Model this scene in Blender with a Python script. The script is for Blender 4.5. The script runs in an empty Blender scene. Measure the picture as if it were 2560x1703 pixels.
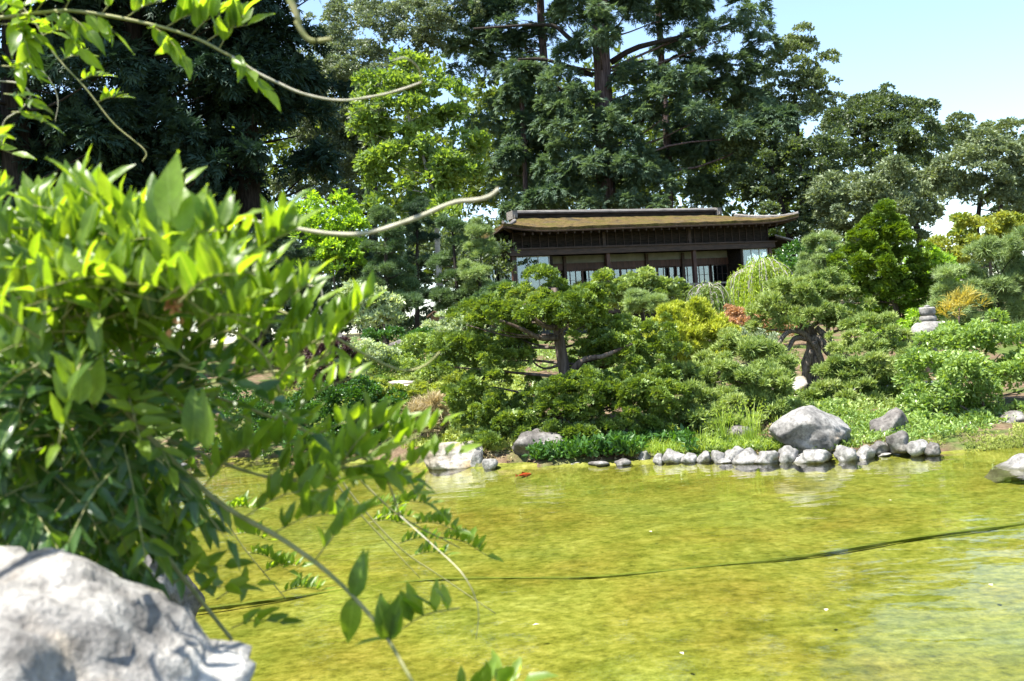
import bpy, bmesh, math
import numpy as np
from mathutils import Matrix, Vector

# ------------------------------------------------------------------ camera, sky, sun, exposure
scene = bpy.context.scene
C = scene.collection
F, CX, CY, HC = 2489.0, 1280.0, 851.5, 1.7          # focal length and centre in photo pixels, eye height above the water
ROLL = math.radians(4.0)
cam = bpy.data.cameras.new("camera"); cam_o = bpy.data.objects.new("camera", cam); C.objects.link(cam_o)
cam.sensor_width = 36.0; cam.lens = 36.0 * F / 2560.0
cam.clip_start = 0.05; cam.clip_end = 3000.0
cam_o.matrix_world = Matrix.Translation((0, 0, HC)) @ Matrix.Rotation(math.radians(90), 4, 'X') @ Matrix.Rotation(-ROLL, 4, 'Z')
cam.dof.use_dof = True; cam.dof.focus_distance = 15.0; cam.dof.aperture_fstop = 5.0
scene.camera = cam_o

SUN_EL, SUN_AZ = math.radians(65.0), math.radians(-113.0)   # azimuth from +Y towards +X
sun_dir = Vector((math.cos(SUN_EL) * math.sin(SUN_AZ), math.cos(SUN_EL) * math.cos(SUN_AZ), math.sin(SUN_EL)))
world = bpy.data.worlds.new("World"); scene.world = world; world.use_nodes = True
wn = world.node_tree.nodes; wl = world.node_tree.links
sky = wn.new("ShaderNodeTexSky"); sky.sky_type = 'NISHITA'; sky.sun_disc = False
sky.sun_elevation = SUN_EL; sky.sun_rotation = SUN_AZ
sky.air_density = 1.0; sky.dust_density = 0.6; sky.ozone_density = 1.0
wl.new(sky.outputs[0], wn["Background"].inputs[0]); wn["Background"].inputs[1].default_value = 0.108
sun = bpy.data.lights.new("sun", 'SUN'); sun.energy = 5.0; sun.angle = math.radians(0.53); sun.color = (1.0, 0.955, 0.87)
sun_o = bpy.data.objects.new("sun", sun); C.objects.link(sun_o)
sun_o.rotation_euler = sun_dir.to_track_quat('Z', 'Y').to_euler()
scene.view_settings.view_transform = 'Standard'; scene.view_settings.look = 'None'
scene.view_settings.gamma = 1.0; scene.view_settings.use_curve_mapping = False
scene.view_settings.exposure = 1.68
scene.render.engine = 'CYCLES'
scene.cycles.max_bounces = 8; scene.cycles.transparent_max_bounces = 8
scene.cycles.use_denoising = True
scene.cycles.caustics_reflective = False; scene.cycles.caustics_refractive = False

RNG = np.random.default_rng(7)

# ------------------------------------------------------------------ geometry helpers
def W(px, py, d):
    """point of the place at depth d that the photograph shows at pixel (px, py)"""
    u, v = px - CX, CY - py
    c, s = math.cos(ROLL), math.sin(ROLL)
    return np.array([(u * c + v * s) / F * d, d, HC + (-u * s + v * c) / F * d])

def Wz(px, py, z):
    u, v = px - CX, CY - py
    k = (-u * math.sin(ROLL) + v * math.cos(ROLL)) / F
    return W(px, py, (z - HC) / k)

def proj(P):
    P = np.atleast_2d(P); c, s = math.cos(ROLL), math.sin(ROLL)
    a, b = P[:, 0] / P[:, 1] * F, (P[:, 2] - HC) / P[:, 1] * F
    return CX + a * c - b * s, CY - (a * s + b * c)

def vnoise(P, seed=0):
    P = np.asarray(P, float); I = np.floor(P).astype(np.int64); f = P - I; f = f * f * (3 - 2 * f)
    def h(i, j, k):
        n = (i * 374761393 + j * 668265263 + k * 2147483647 + seed * 974711) & 0x7fffffff
        n = ((n ^ (n >> 13)) * 1274126177) & 0x7fffffff
        return ((n ^ (n >> 16)) & 0xffff) / 65535.0
    r = 0
    for a in (0, 1):
        for b in (0, 1):
            for c in (0, 1):
                w = (f[:, 0] if a else 1 - f[:, 0]) * (f[:, 1] if b else 1 - f[:, 1]) * (f[:, 2] if c else 1 - f[:, 2])
                r = r + w * h(I[:, 0] + a, I[:, 1] + b, I[:, 2] + c)
    return r * 2 - 1

def fbm(P, oct=4, seed=0):
    r, a = 0, 1.0
    for o in range(oct):
        r = r + a * vnoise(P * 2 ** o, seed + o); a *= 0.5
    return r

def norm(v):
    return v / np.maximum(np.linalg.norm(v, axis=-1, keepdims=True), 1e-9)

def mesh_data(name, V, Fc, mat, smooth=False):
    V = np.ascontiguousarray(V, np.float32); Fc = np.ascontiguousarray(Fc, np.int32)
    me = bpy.data.meshes.new(name); k = Fc.shape[1]
    me.vertices.add(len(V)); me.vertices.foreach_set("co", V.ravel())
    me.loops.add(Fc.size); me.loops.foreach_set("vertex_index", Fc.ravel())
    me.polygons.add(len(Fc)); me.polygons.foreach_set("loop_start", np.arange(len(Fc), dtype=np.int32) * k)
    me.polygons.foreach_set("loop_total", np.full(len(Fc), k, np.int32))
    me.polygons.foreach_set("use_smooth", np.full(len(Fc), bool(smooth)))
    if mat: me.materials.append(mat)
    me.update(calc_edges=True)
    return me

def link(name, me, parent=None, loc=None):
    o = bpy.data.objects.new(name, me); C.objects.link(o)
    if parent is not None: o.parent = parent
    if loc is not None: o.location = loc
    return o

def tag(o, label=None, cat=None, group=None, kind=None):
    if label: o["label"] = label
    if cat: o["category"] = cat
    if group: o["group"] = group
    if kind: o["kind"] = kind
    return o

def thing(name, label, cat, loc, group=None, rz=0.0):
    o = bpy.data.objects.new(name, None); C.objects.link(o)
    o.location = loc; o.rotation_euler = (0, 0, rz); o.empty_display_size = 0.2
    return tag(o, label, cat, group)

class MB:
    def __init__(s): s.V, s.F, s.n = [], [], 0
    def add(s, V, Fc):
        V = np.asarray(V, float); Fc = np.asarray(Fc, int)
        if len(V) == 0: return s
        s.V.append(V); s.F.append(Fc + s.n); s.n += len(V); return s
    def box(s, x0, x1, y0, y1, z0, z1):
        V = [(x, y, z) for z in (z0, z1) for y in (y0, y1) for x in (x0, x1)]
        q = [(0, 2, 3, 1), (4, 5, 7, 6), (0, 1, 5, 4), (2, 6, 7, 3), (0, 4, 6, 2), (1, 3, 7, 5)]
        return s.add(V, [t for a, b, c, d in q for t in ((a, b, c), (a, c, d))])
    def tube(s, P, r, k=8, jitter=0.0, cap=True):
        V, Fc = tube(P, r, k, jitter, cap); return s.add(V, Fc)
    def lathe(s, prof, k=24, c=(0, 0, 0)):
        a = np.linspace(0, 2 * np.pi, k, endpoint=False); V = []
        for r, z in prof: V.append(np.stack([c[0] + r * np.cos(a), c[1] + r * np.sin(a), np.full(k, c[2] + z)], 1))
        V = np.concatenate(V); Fc = []
        for i in range(len(prof) - 1):
            for j in range(k):
                p, q = i * k + j, i * k + (j + 1) % k
                Fc += [(p, q, q + k), (p, q + k, p + k)]
        return s.add(V, Fc)
    def build(s, name, mat, parent=None, off=(0, 0, 0), smooth=False):
        V = np.concatenate(s.V) - np.asarray(off); Fc = np.concatenate(s.F)
        return link(name, mesh_data(name, V, Fc, mat, smooth), parent)

def spline(P, n):
    """Catmull-Rom resample"""
    P = np.asarray(P, float)
    if len(P) < 3:
        t = np.linspace(0, 1, n)[:, None]; return P[0] * (1 - t) + P[-1] * t
    Q = np.vstack([2 * P[0] - P[1], P, 2 * P[-1] - P[-2]]); m = len(P) - 1; out = []
    for t in np.linspace(0, m - 1e-6, n):
        i = int(t); f = t - i; p0, p1, p2, p3 = Q[i], Q[i + 1], Q[i + 2], Q[i + 3]
        out.append(0.5 * (2 * p1 + (p2 - p0) * f + (2 * p0 - 5 * p1 + 4 * p2 - p3) * f ** 2 + (3 * p1 - p0 - 3 * p2 + p3) * f ** 3))
    return np.array(out)

def tube(P, r, k=8, jitter=0.0, cap=True):
    P = np.asarray(P, float); n = len(P); r = np.broadcast_to(np.asarray(r, float), (n,))
    T = norm(np.gradient(P, axis=0)); ref = np.array([1., 0, 0]) if abs(T[0, 0]) < 0.8 else np.array([0, 1., 0])
    A = norm(np.cross(T, ref)); B = np.cross(T, A); a = np.linspace(0, 2 * np.pi, k, endpoint=False)
    rr = r[:, None] * (1 + jitter * RNG.uniform(-1, 1, (n, k)))
    V = P[:, None] + rr[..., None] * (np.cos(a)[None, :, None] * A[:, None] + np.sin(a)[None, :, None] * B[:, None])
    V = V.reshape(-1, 3); i = np.arange(n - 1)[:, None] * k; j = np.arange(k)[None]; j2 = (j + 1) % k
    p, q = (i + j).ravel(), (i + j2).ravel()
    Fc = np.concatenate([np.stack([p, q, q + k], 1), np.stack([p, q + k, p + k], 1)])
    if cap:
        V = np.vstack([V, P[0], P[-1]]); jj = np.arange(k); jn = (jj + 1) % k; b = (n - 1) * k
        Fc = np.concatenate([Fc, np.stack([jn, jj, np.full(k, n * k)], 1), np.stack([b + jj, b + jn, np.full(k, n * k + 1)], 1)])
    return V, Fc

def ico(sub):
    bm = bmesh.new(); bmesh.ops.create_icosphere(bm, subdivisions=sub, radius=1.0)
    V = np.array([v.co[:] for v in bm.verts]); Fc = np.array([[v.index for v in f.verts] for f in bm.faces]); bm.free()
    return V, Fc
ICO = {k: ico(k) for k in (3, 4, 5)}

# ------------------------------------------------------------------ materials
def new_mat(name):
    m = bpy.data.materials.new(name); m.use_nodes = True
    nt = m.node_tree; nt.nodes.clear(); out = nt.nodes.new("ShaderNodeOutputMaterial")
    return m, nt, nt.nodes, nt.links, out

def ramp(nt, fac, stops):
    r = nt.nodes.new("ShaderNodeValToRGB"); e = r.color_ramp.elements
    while len(e) < len(stops): e.new(0.5)
    for el, (p, c) in zip(e, stops):
        el.position = p; el.color = (*c, 1) if len(c) == 3 else c
    nt.links.new(fac, r.inputs[0]); return r.outputs[0]

def noise_tex(nt, scale, detail=4, rough=0.55, vec=None, dist=0.0):
    n = nt.nodes.new("ShaderNodeTexNoise"); n.inputs["Scale"].default_value = scale
    n.inputs["Detail"].default_value = detail; n.inputs["Roughness"].default_value = rough
    n.inputs["Distortion"].default_value = dist
    if vec is None:
        g = nt.nodes.new("ShaderNodeNewGeometry"); vec = g.outputs["Position"]
    nt.links.new(vec, n.inputs["Vector"]); return n.outputs["Fac"]

def mixrgb(nt, fac, a, b, mode='MIX'):
    m = nt.nodes.new("ShaderNodeMix"); m.data_type = 'RGBA'; m.blend_type = mode
    for s, v in ((0, fac), (6, a), (7, b)):
        if isinstance(v, (int, float)): m.inputs[s].default_value = v
        elif isinstance(v, tuple): m.inputs[s].default_value = (*v, 1)
        else: nt.links.new(v, m.inputs[s])
    return m.outputs[2]

def bump(nt, h, strength, dist=0.02):
    b = nt.nodes.new("ShaderNodeBump"); b.inputs["Strength"].default_value = strength; b.inputs["Distance"].default_value = dist
    nt.links.new(h, b.inputs["Height"]); return b.outputs[0]

LEAF_GAIN = 1.6
def leaf_mat(name, a, b, trans=0.35, tcol=None, rough=0.5, spec=0.35, nscale=1.2, tip=None):
    """a, b: the two ends of the leaf colour; clumps drift between them and single leaves vary around"""
    a, b = tuple(x * LEAF_GAIN for x in a), tuple(x * LEAF_GAIN for x in b); tip = tip and tuple(x * LEAF_GAIN for x in tip)
    m, nt, N, L, out = new_mat(name)
    g = N.new("ShaderNodeNewGeometry")
    f1 = noise_tex(nt, nscale, 2)
    mm = N.new("ShaderNodeMath"); mm.operation = 'MULTIPLY_ADD'; mm.inputs[1].default_value = 0.65
    L.new(g.outputs["Random Per Island"], mm.inputs[0])
    m2 = N.new("ShaderNodeMath"); m2.operation = 'MULTIPLY_ADD'; m2.inputs[1].default_value = 1.6; m2.inputs[2].default_value = -0.62
    L.new(f1, m2.inputs[0]); L.new(m2.outputs[0], mm.inputs[2])
    stops = [(0.0, a), (1.0, b)]
    if tip: stops = [(0.0, a), (0.75, b), (1.0, tip)]
    col = ramp(nt, mm.outputs[0], stops)
    p = N.new("ShaderNodeBsdfPrincipled"); p.inputs["Roughness"].default_value = rough
    p.inputs["Specular IOR Level"].default_value = spec
    L.new(col, p.inputs["Base Color"])
    t = N.new("ShaderNodeBsdfTranslucent")
    tc = mixrgb(nt, 1.0, col, tcol or (1.6, 1.5, 0.5), 'MULTIPLY'); L.new(tc, t.inputs["Color"])
    mx = N.new("ShaderNodeMixShader"); mx.inputs[0].default_value = trans
    L.new(p.outputs[0], mx.inputs[1]); L.new(t.outputs[0], mx.inputs[2]); L.new(mx.outputs[0], out.inputs[0])
    return m

def plain_mat(name, a, b, scale=8.0, rough=0.8, bmp=0.3, bdist=0.01, spec=0.3, detail=5, stretch=None, lo=0.35, hi=0.65):
    m, nt, N, L, out = new_mat(name)
    tc = N.new("ShaderNodeTexCoord"); vec = tc.outputs["Object"]
    if stretch:
        mp = N.new("ShaderNodeMapping"); mp.inputs["Scale"].default_value = stretch
        L.new(vec, mp.inputs[0]); vec = mp.outputs[0]
    f = noise_tex(nt, scale, detail, vec=vec)
    col = ramp(nt, f, [(lo, a), (hi, b)])
    p = N.new("ShaderNodeBsdfPrincipled"); p.inputs["Roughness"].default_value = rough; p.inputs["Specular IOR Level"].default_value = spec
    L.new(col, p.inputs["Base Color"])
    if bmp: L.new(bump(nt, f, bmp, bdist), p.inputs["Normal"])
    L.new(p.outputs[0], out.inputs[0]); return m

def rock_mat(name, dark, mid, light, warm, scale=3.0, bd=0.02, wet=True):
    m, nt, N, L, out = new_mat(name)
    tc = N.new("ShaderNodeTexCoord"); v = tc.outputs["Object"]
    f1 = noise_tex(nt, scale, 6, 0.6, v); f2 = noise_tex(nt, scale * 9, 6, 0.65, v); f3 = noise_tex(nt, scale * 0.6, 3, 0.5, v, 0.6)
    col = ramp(nt, f1, [(0.3, dark), (0.5, mid), (0.68, light)])
    w = ramp(nt, f3, [(0.55, (0, 0, 0)), (0.72, (1, 1, 1))])
    col = mixrgb(nt, w, col, warm)
    sp = ramp(nt, f2, [(0.3, (0.45, 0.45, 0.45)), (0.55, (1, 1, 1)), (0.75, (1.25, 1.25, 1.25))])
    col = mixrgb(nt, 1.0, col, sp, 'MULTIPLY')
    if wet:                                              # damp, algae-stained band just above the waterline
        g = N.new("ShaderNodeNewGeometry"); sx = N.new("ShaderNodeSeparateXYZ"); L.new(g.outputs["Position"], sx.inputs[0])
        ma = N.new("ShaderNodeMath"); ma.operation = 'MULTIPLY_ADD'; ma.inputs[1].default_value = 0.09; L.new(f1, ma.inputs[0]); L.new(sx.outputs[2], ma.inputs[2])
        col = mixrgb(nt, ramp(nt, ma.outputs[0], [(0.045, (0.8, 0.8, 0.8)), (0.075, (0, 0, 0))]), col, (0.05, 0.05, 0.028))
    p = N.new("ShaderNodeBsdfPrincipled"); p.inputs["Roughness"].default_value = 0.85; p.inputs["Specular IOR Level"].default_value = 0.2
    L.new(col, p.inputs["Base Color"])
    ad = N.new("ShaderNodeMath"); ad.operation = 'MULTIPLY_ADD'; ad.inputs[1].default_value = 0.5; L.new(f2, ad.inputs[0]); L.new(f1, ad.inputs[2])
    L.new(bump(nt, ad.outputs[0], 0.7, bd), p.inputs["Normal"])
    L.new(p.outputs[0], out.inputs[0]); return m

M = {}
M['bark'] = plain_mat("bark_grey_brown", (0.045, 0.033, 0.025), (0.15, 0.12, 0.10), 6, 0.9, 0.9, 0.03, 0.1, stretch=(3, 3, 0.35))
M['bark_red'] = plain_mat("bark_red_brown", (0.05, 0.032, 0.028), (0.17, 0.125, 0.12), 5, 0.9, 1.0, 0.06, 0.1, stretch=(3, 3, 0.25))
M['bark_dark'] = plain_mat("bark_dark", (0.018, 0.015, 0.012), (0.05, 0.042, 0.035), 5, 0.9, 0.8, 0.04, 0.1, stretch=(3, 3, 0.4))
M['bark_pale'] = plain_mat("bark_pale", (0.22, 0.2, 0.17), (0.42, 0.40, 0.36), 5, 0.85, 0.4, 0.02, 0.1)
M['bark_juniper'] = plain_mat("bark_juniper", (0.05, 0.04, 0.032), (0.26, 0.22, 0.18), 14, 0.9, 1.0, 0.03, 0.1, stretch=(4, 4, 0.5))
M['twig_grey'] = plain_mat("twig_grey", (0.25, 0.22, 0.22), (0.42, 0.38, 0.38), 10, 0.8, 0)
# ------------------------------------------------------------------ the lie of the land
_sp = [(-900, 1120), (60, 1150), (380, 1160), (700, 1152), (900, 1158), (1075, 1168), (1230, 1172), (1500, 1165), (1650, 1157), (1900, 1150), (2060, 1148), (2290, 1137), (2420, 1130), (2560, 1118), (3000, 1090)]
_sh = np.array([Wz(x, y, 0.0)[:2] for x, y in _sp]); _o = np.argsort(_sh[:, 0]); _sh = _sh[_o]
def far_shore(x): return np.interp(x, _sh[:, 0], _sh[:, 1])
def near_shore(x): return np.interp(x, [-30, -7, -4.2, -2.6, -0.9, 0.2, 3, 30], [9, 8.5, 6.8, 5.2, 3.6, 2.6, 2.2, 2.2])
def ground(x, y):
    x = np.asarray(x, float); y = np.asarray(y, float)
    sf = y - far_shore(x); sn = near_shore(x) - y; sx = np.abs(x - 2) - 19
    s = np.maximum(np.maximum(sf, sn), sx)
    far = np.interp(s, [0, 0.12, 0.5, 1.5, 3.0, 6, 14, 28, 36, 60, 100, 500], [0, 0.08, 0.12, 0.28, 0.6, 1.0, 1.3, 1.55, 2.0, 3.0, 4.0, 7.0])
    low = np.interp(s, [0, 0.12, 0.5, 1.5, 3.0, 6, 10, 14, 28, 36, 60, 100, 500], [0, 0.08, 0.11, 0.16, 0.22, 0.38, 0.75, 1.05, 1.5, 2.0, 3.0, 4.0, 7.0])   # the right bank is flatter
    tx = np.clip((x - 0.6) / 2.4, 0, 1); far = far * (1 - tx) + low * tx
    near = np.interp(s, [0, 0.2, 0.8, 3, 60, 500], [0, 0.12, 0.35, 0.45, 0.8, 3])
    land = np.where(sn > sf, near, far)
    P = np.stack([np.atleast_1d(x).ravel() * 0.5, np.atleast_1d(y).ravel() * 0.5, np.zeros(np.size(x))], 1)
    nz = (fbm(P, 3, 5) * 0.10).reshape(np.shape(x)) if np.size(x) > 1 else float(fbm(P, 3, 5)[0]) * 0.10
    return np.where(s > 0, land + nz * np.clip(s / 1.5, 0, 1), -0.75 * np.clip(-s / 0.3, 0, 1))

def gpoint(x, y, dz=0.0): return np.array([x, y, float(ground(x, y)) + dz])

# ground sheet
xs = np.concatenate([np.linspace(-700, -22, 40), np.arange(-21.6, 26, 0.42), np.linspace(27, 700, 40)])
ys = np.concatenate([np.linspace(-300, -4, 24), np.arange(-3.6, 62, 0.42), np.linspace(63, 1200, 50)])
gx, gy = np.meshgrid(xs, ys); gz = ground(gx, gy)
gi = (np.arange(len(ys) - 1)[:, None] * len(xs) + np.arange(len(xs) - 1)[None]).ravel()
m, nt, N, L, out = new_mat("garden_soil")
f = noise_tex(nt, 1.1, 6, 0.6); f2 = noise_tex(nt, 9.0, 6, 0.7); f3 = noise_tex(nt, 0.35, 3)
col = ramp(nt, f2, [(0.3, (0.055, 0.036, 0.022)), (0.5, (0.13, 0.09, 0.055)), (0.72, (0.24, 0.18, 0.12))])
grn = ramp(nt, f2, [(0.3, (0.03, 0.05, 0.012)), (0.6, (0.09, 0.13, 0.03))])
col = mixrgb(nt, ramp(nt, f, [(0.45, (0, 0, 0)), (0.58, (1, 1, 1))]), col, grn)
p = N.new("ShaderNodeBsdfPrincipled"); p.inputs["Roughness"].default_value = 0.95; p.inputs["Specular IOR Level"].default_value = 0.1
L.new(col, p.inputs["Base Color"]); L.new(bump(nt, f2, 0.9, 0.05), p.inputs["Normal"]); L.new(p.outputs[0], out.inputs[0])
M['soil'] = m
tag(link("ground", mesh_data("ground", np.stack([gx.ravel(), gy.ravel(), gz.ravel()], 1), np.stack([gi, gi + 1, gi + 1 + len(xs), gi + len(xs)], 1), m, True)), kind="structure")

# pond bed, coated in yellow-green algae
m, nt, N, L, out = new_mat("algae_bed")
f = noise_tex(nt, 0.55, 5, 0.6); f2 = noise_tex(nt, 14, 8, 0.75); f3 = noise_tex(nt, 3.2, 5, 0.65)
col = ramp(nt, f, [(0.3, (0.145, 0.125, 0.025)), (0.5, (0.154, 0.160, 0.032)), (0.7, (0.148, 0.174, 0.042))])
col = mixrgb(nt, 1.0, col, ramp(nt, f2, [(0.3, (0.35, 0.38, 0.3)), (0.5, (0.95, 0.95, 0.9)), (0.7, (1.5, 1.45, 1.9))]), 'MULTIPLY')
col = mixrgb(nt, 1.0, col, ramp(nt, f3, [(0.32, (0.62, 0.68, 0.55)), (0.52, (1.0, 1.0, 1.0)), (0.7, (1.3, 1.25, 1.5))]), 'MULTIPLY')
p = N.new("ShaderNodeBsdfDiffuse"); L.new(col, p.inputs["Color"]); L.new(bump(nt, f2, 0.6, 0.03), p.inputs["Normal"]); L.new(p.outputs[0], out.inputs[0])
bx, by = np.meshgrid(np.arange(-19, 24, 0.2), np.arange(1.5, 24, 0.2))
bz = -0.13 + 0.03 * fbm(np.stack([bx.ravel() * 0.8, by.ravel() * 0.8, 0 * bx.ravel()], 1), 3, 21)
edge = np.minimum(far_shore(bx.ravel()) - by.ravel(), by.ravel() - near_shore(bx.ravel()))      # the bed rises to the banks
bz = bz + (0.0 - bz) * np.clip(1 - edge / 0.35, 0, 1.3)
nx = bx.shape[1]; bi = (np.arange(bx.shape[0] - 1)[:, None] * nx + np.arange(nx - 1)[None]).ravel()
tag(link("pond_bed", mesh_data("pond_bed", np.stack([bx.ravel(), by.ravel(), bz], 1), np.stack([bi, bi + 1, bi + 1 + nx, bi + nx], 1), m, True)), kind="structure")

# water surface
m, nt, N, L, out = new_mat("pond_water")
tcn = N.new("ShaderNodeNewGeometry")
mp = N.new("ShaderNodeMapping"); mp.inputs["Scale"].default_value = (1.0, 1.5, 1.0); L.new(tcn.outputs["Position"], mp.inputs[0])
w1 = noise_tex(nt, 1.5, 2, 0.5, mp.outputs[0], 0.3); w2 = noise_tex(nt, 6.0, 3, 0.55, mp.outputs[0], 0.4)
ad = N.new("ShaderNodeMath"); ad.operation = 'MULTIPLY_ADD'; ad.inputs[1].default_value = 0.12; L.new(w2, ad.inputs[0]); L.new(w1, ad.inputs[2])
nb = bump(nt, ad.outputs[0], 0.24, 0.05)
tr = N.new("ShaderNodeBsdfTransparent"); tr.inputs[0].default_value = (0.96, 0.97, 0.80, 1)
gl = N.new("ShaderNodeBsdfGlossy"); gl.inputs["Roughness"].default_value = 0.03; L.new(nb, gl.inputs["Normal"]); gl.inputs["Color"].default_value = (1, 1, 1, 1)
fr = N.new("ShaderNodeFresnel"); fr.inputs["IOR"].default_value = 1.24; L.new(nb, fr.inputs["Normal"])
mx = N.new("ShaderNodeMixShader"); fs = N.new("ShaderNodeMath"); fs.operation = 'MULTIPLY_ADD'; fs.use_clamp = True; fs.inputs[1].default_value = 1.25; fs.inputs[2].default_value = -0.085; L.new(fr.outputs[0], fs.inputs[0])
L.new(fs.outputs[0], mx.inputs[0]); L.new(tr.outputs[0], mx.inputs[1]); L.new(gl.outputs[0], mx.inputs[2]); L.new(mx.outputs[0], out.inputs[0])
tag(link("pond_water", mesh_data("pond_water", np.array([(-17.2, 1.6, 0), (21.4, 1.6, 0), (21.4, 22, 0), (-17.2, 22, 0)]), np.array([[0, 1, 2, 3]]), m)), kind="structure")

# ------------------------------------------------------------------ foliage engine
def _leaf(dirv, nrm, ln, wd, base, fold=0.18):
    d = dirv / np.linalg.norm(dirv); n = nrm - d * np.dot(nrm, d); n = n / (np.linalg.norm(n) + 1e-9); s = np.cross(d, n)
    b = np.asarray(base, float)
    return [b, b + d * ln * 0.48 + s * wd * 0.5 + n * wd * fold, b + d * ln, b + d * ln * 0.48 - s * wd * 0.5 + n * wd * fold], [(0, 1, 2), (0, 2, 3)]

def _spike(dirv, nrm, ln, wd, base, blunt=False):
    d = dirv / np.linalg.norm(dirv); n = nrm - d * np.dot(nrm, d); n = n / (np.linalg.norm(n) + 1e-9); s = np.cross(d, n); b = np.asarray(base, float)
    if blunt: return [b, b + d * ln + s * wd * 0.5, b + d * ln * 0.86 - s * wd * 0.5], [(0, 1, 2)]
    return [b - s * wd * 0.5, b + s * wd * 0.5, b + d * ln], [(0, 1, 2)]

def template(kind, rg):
    V, Fc = [], []
    def put(v, f):
        o = len(V); V.extend(v); Fc.extend([(a + o, b + o, c + o) for a, b, c in f])
    def cone(deg):
        a, t = rg.uniform(0, 2 * np.pi), math.radians(deg) * math.sqrt(rg.uniform(0, 1))
        return np.array([math.sin(t) * math.cos(a), math.cos(t), math.sin(t) * math.sin(a)])
    if kind == 'broad':
        for i in range(3):
            put(*_leaf(cone(75), cone(180) + np.array([0, 0, 1.2]), rg.uniform(.6, .9), rg.uniform(.34, .46), (rg.uniform(-.15, .15), rg.uniform(0, .45), rg.uniform(-.15, .15))))
    elif kind == 'scale':
        for a in np.linspace(-62, 62, 6) + rg.uniform(-8, 8, 6):
            r = math.radians(a)
            put(*_spike(np.array([math.sin(r), math.cos(r), rg.uniform(-.5, .2)]), np.array([0, 0, 1.]) + 0.4 * cone(180), rg.uniform(.6, 1), rg.uniform(.26, .42), (0, rg.uniform(0, .25), 0), True))
    elif kind == 'juniper':
        for i in range(7):
            put(*_spike(cone(48), cone(180), rg.uniform(.55, 1), rg.uniform(.2, .32), (rg.uniform(-.1, .1), rg.uniform(-.1, .3), rg.uniform(-.1, .1))))
    elif kind == 'needle':
        for i in range(9):
            d = cone(70); s = norm(np.cross(d, cone(180))); o = np.array([0, rg.uniform(-.2, .2), 0])
            put([o + s * .055, o - s * .055, o + d * rg.uniform(.75, 1.05)], [(0, 1, 2)])
    elif kind == 'redwood':
        for y in (0, .3, .6):
            for sgn in (-1, 1):
                put(*_spike(np.array([sgn * rg.uniform(.6, .9), .7, rg.uniform(-.5, .05)]), np.array([0, 0, 1.]) + 0.5 * cone(180), rg.uniform(.45, .7), rg.uniform(.22, .32), (0, y, -y * y * .3)))
        put(*_leaf(np.array([0, 1, -.5]), np.array([0, 0, 1.]), .45, .16, (0, .7, -.15)))
    elif kind == 'hang':
        for i in range(5):
            put(*_leaf(np.array([rg.uniform(-.5, .5), -.9 + rg.uniform(-.3, .3), rg.uniform(-.5, .5)]), cone(180), rg.uniform(.35, .55), rg.uniform(.1, .17), (rg.uniform(-.1, .1), -i * .3, rg.uniform(-.1, .1))))
    elif kind == 'blade':
        for i in range(5):
            d = cone(30); s = norm(np.cross(d, cone(180))); k = d * .55 + np.array([rg.uniform(-.1, .1), .05, 0]); b = np.array([rg.uniform(-.1, .1), 0, rg.uniform(-.1, .1)])
            t = d * 1.0 + np.array([rg.uniform(-.3, .3), -.08, rg.uniform(-.3, .3)])
            put([b + s * .03, b - s * .03, b + k - s * .025, b + k + s * .025, b + t], [(0, 1, 2), (0, 2, 3), (3, 2, 4)])
    return np.array(V), np.array(Fc)
_tr = np.random.default_rng(3)
TM = {k: [template(k, _tr) for _ in range(7)] for k in ('broad', 'scale', 'juniper', 'needle', 'redwood', 'hang', 'blade')}

def put_sprays(kind, P, A, Z, S):
    """sprays of one kind at points P growing along A with faces towards Z"""
    A = norm(A); Z = norm(Z - A * np.sum(Z * A, 1, keepdims=True)); X = np.cross(A, Z)
    R = np.stack([X, A, Z], 2); T = TM[kind]; pick = RNG.integers(0, len(T), len(P)); Vs, Fs, n = [], [], 0
    for t, (tv, tf) in enumerate(T):
        k = np.nonzero(pick == t)[0]
        if not len(k): continue
        v = np.einsum('nij,kj->nki', R[k], tv) * S[k][:, None, None] + P[k][:, None]
        f = tf[None] + (np.arange(len(k)) * len(tv))[:, None, None] + n
        Vs.append(v.reshape(-1, 3)); Fs.append(f.reshape(-1, 3)); n += len(k) * len(tv)
    return np.concatenate(Vs), np.concatenate(Fs)

def rdir(n):
    return norm(RNG.normal(size=(n, 3)))

def sub_clumps(cl, sub, dens=1.0, flat=0.8, hollow=0.35):
    """small tufts spread through each big clump; cl rows are centre + radii"""
    P, Rr, O = [], [], []
    for c in cl:
        rx, ry, rz = c[3:6]
        n = max(4, int(dens * 1.45 * (rx * ry + rx * rz + ry * rz) / 3 / sub ** 2))
        d = rdir(n); d[:, 2] = np.where(d[:, 2] < -0.3, -d[:, 2], d[:, 2])
        q = (hollow + (1 - hollow) * RNG.uniform(0, 1, n) ** 0.5) * RNG.uniform(0.8, 1.2, n) * (1 + 0.45 * vnoise(d * 1.9 + RNG.uniform(0, 60, 3), 11))
        P.append(np.array(c[:3]) + d * q[:, None] * np.array([rx, ry, rz])); O.append(d); Rr.append(sub * RNG.uniform(0.45, 1.5, n))
    return np.concatenate(P), np.concatenate(Rr), np.concatenate(O)

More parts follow.
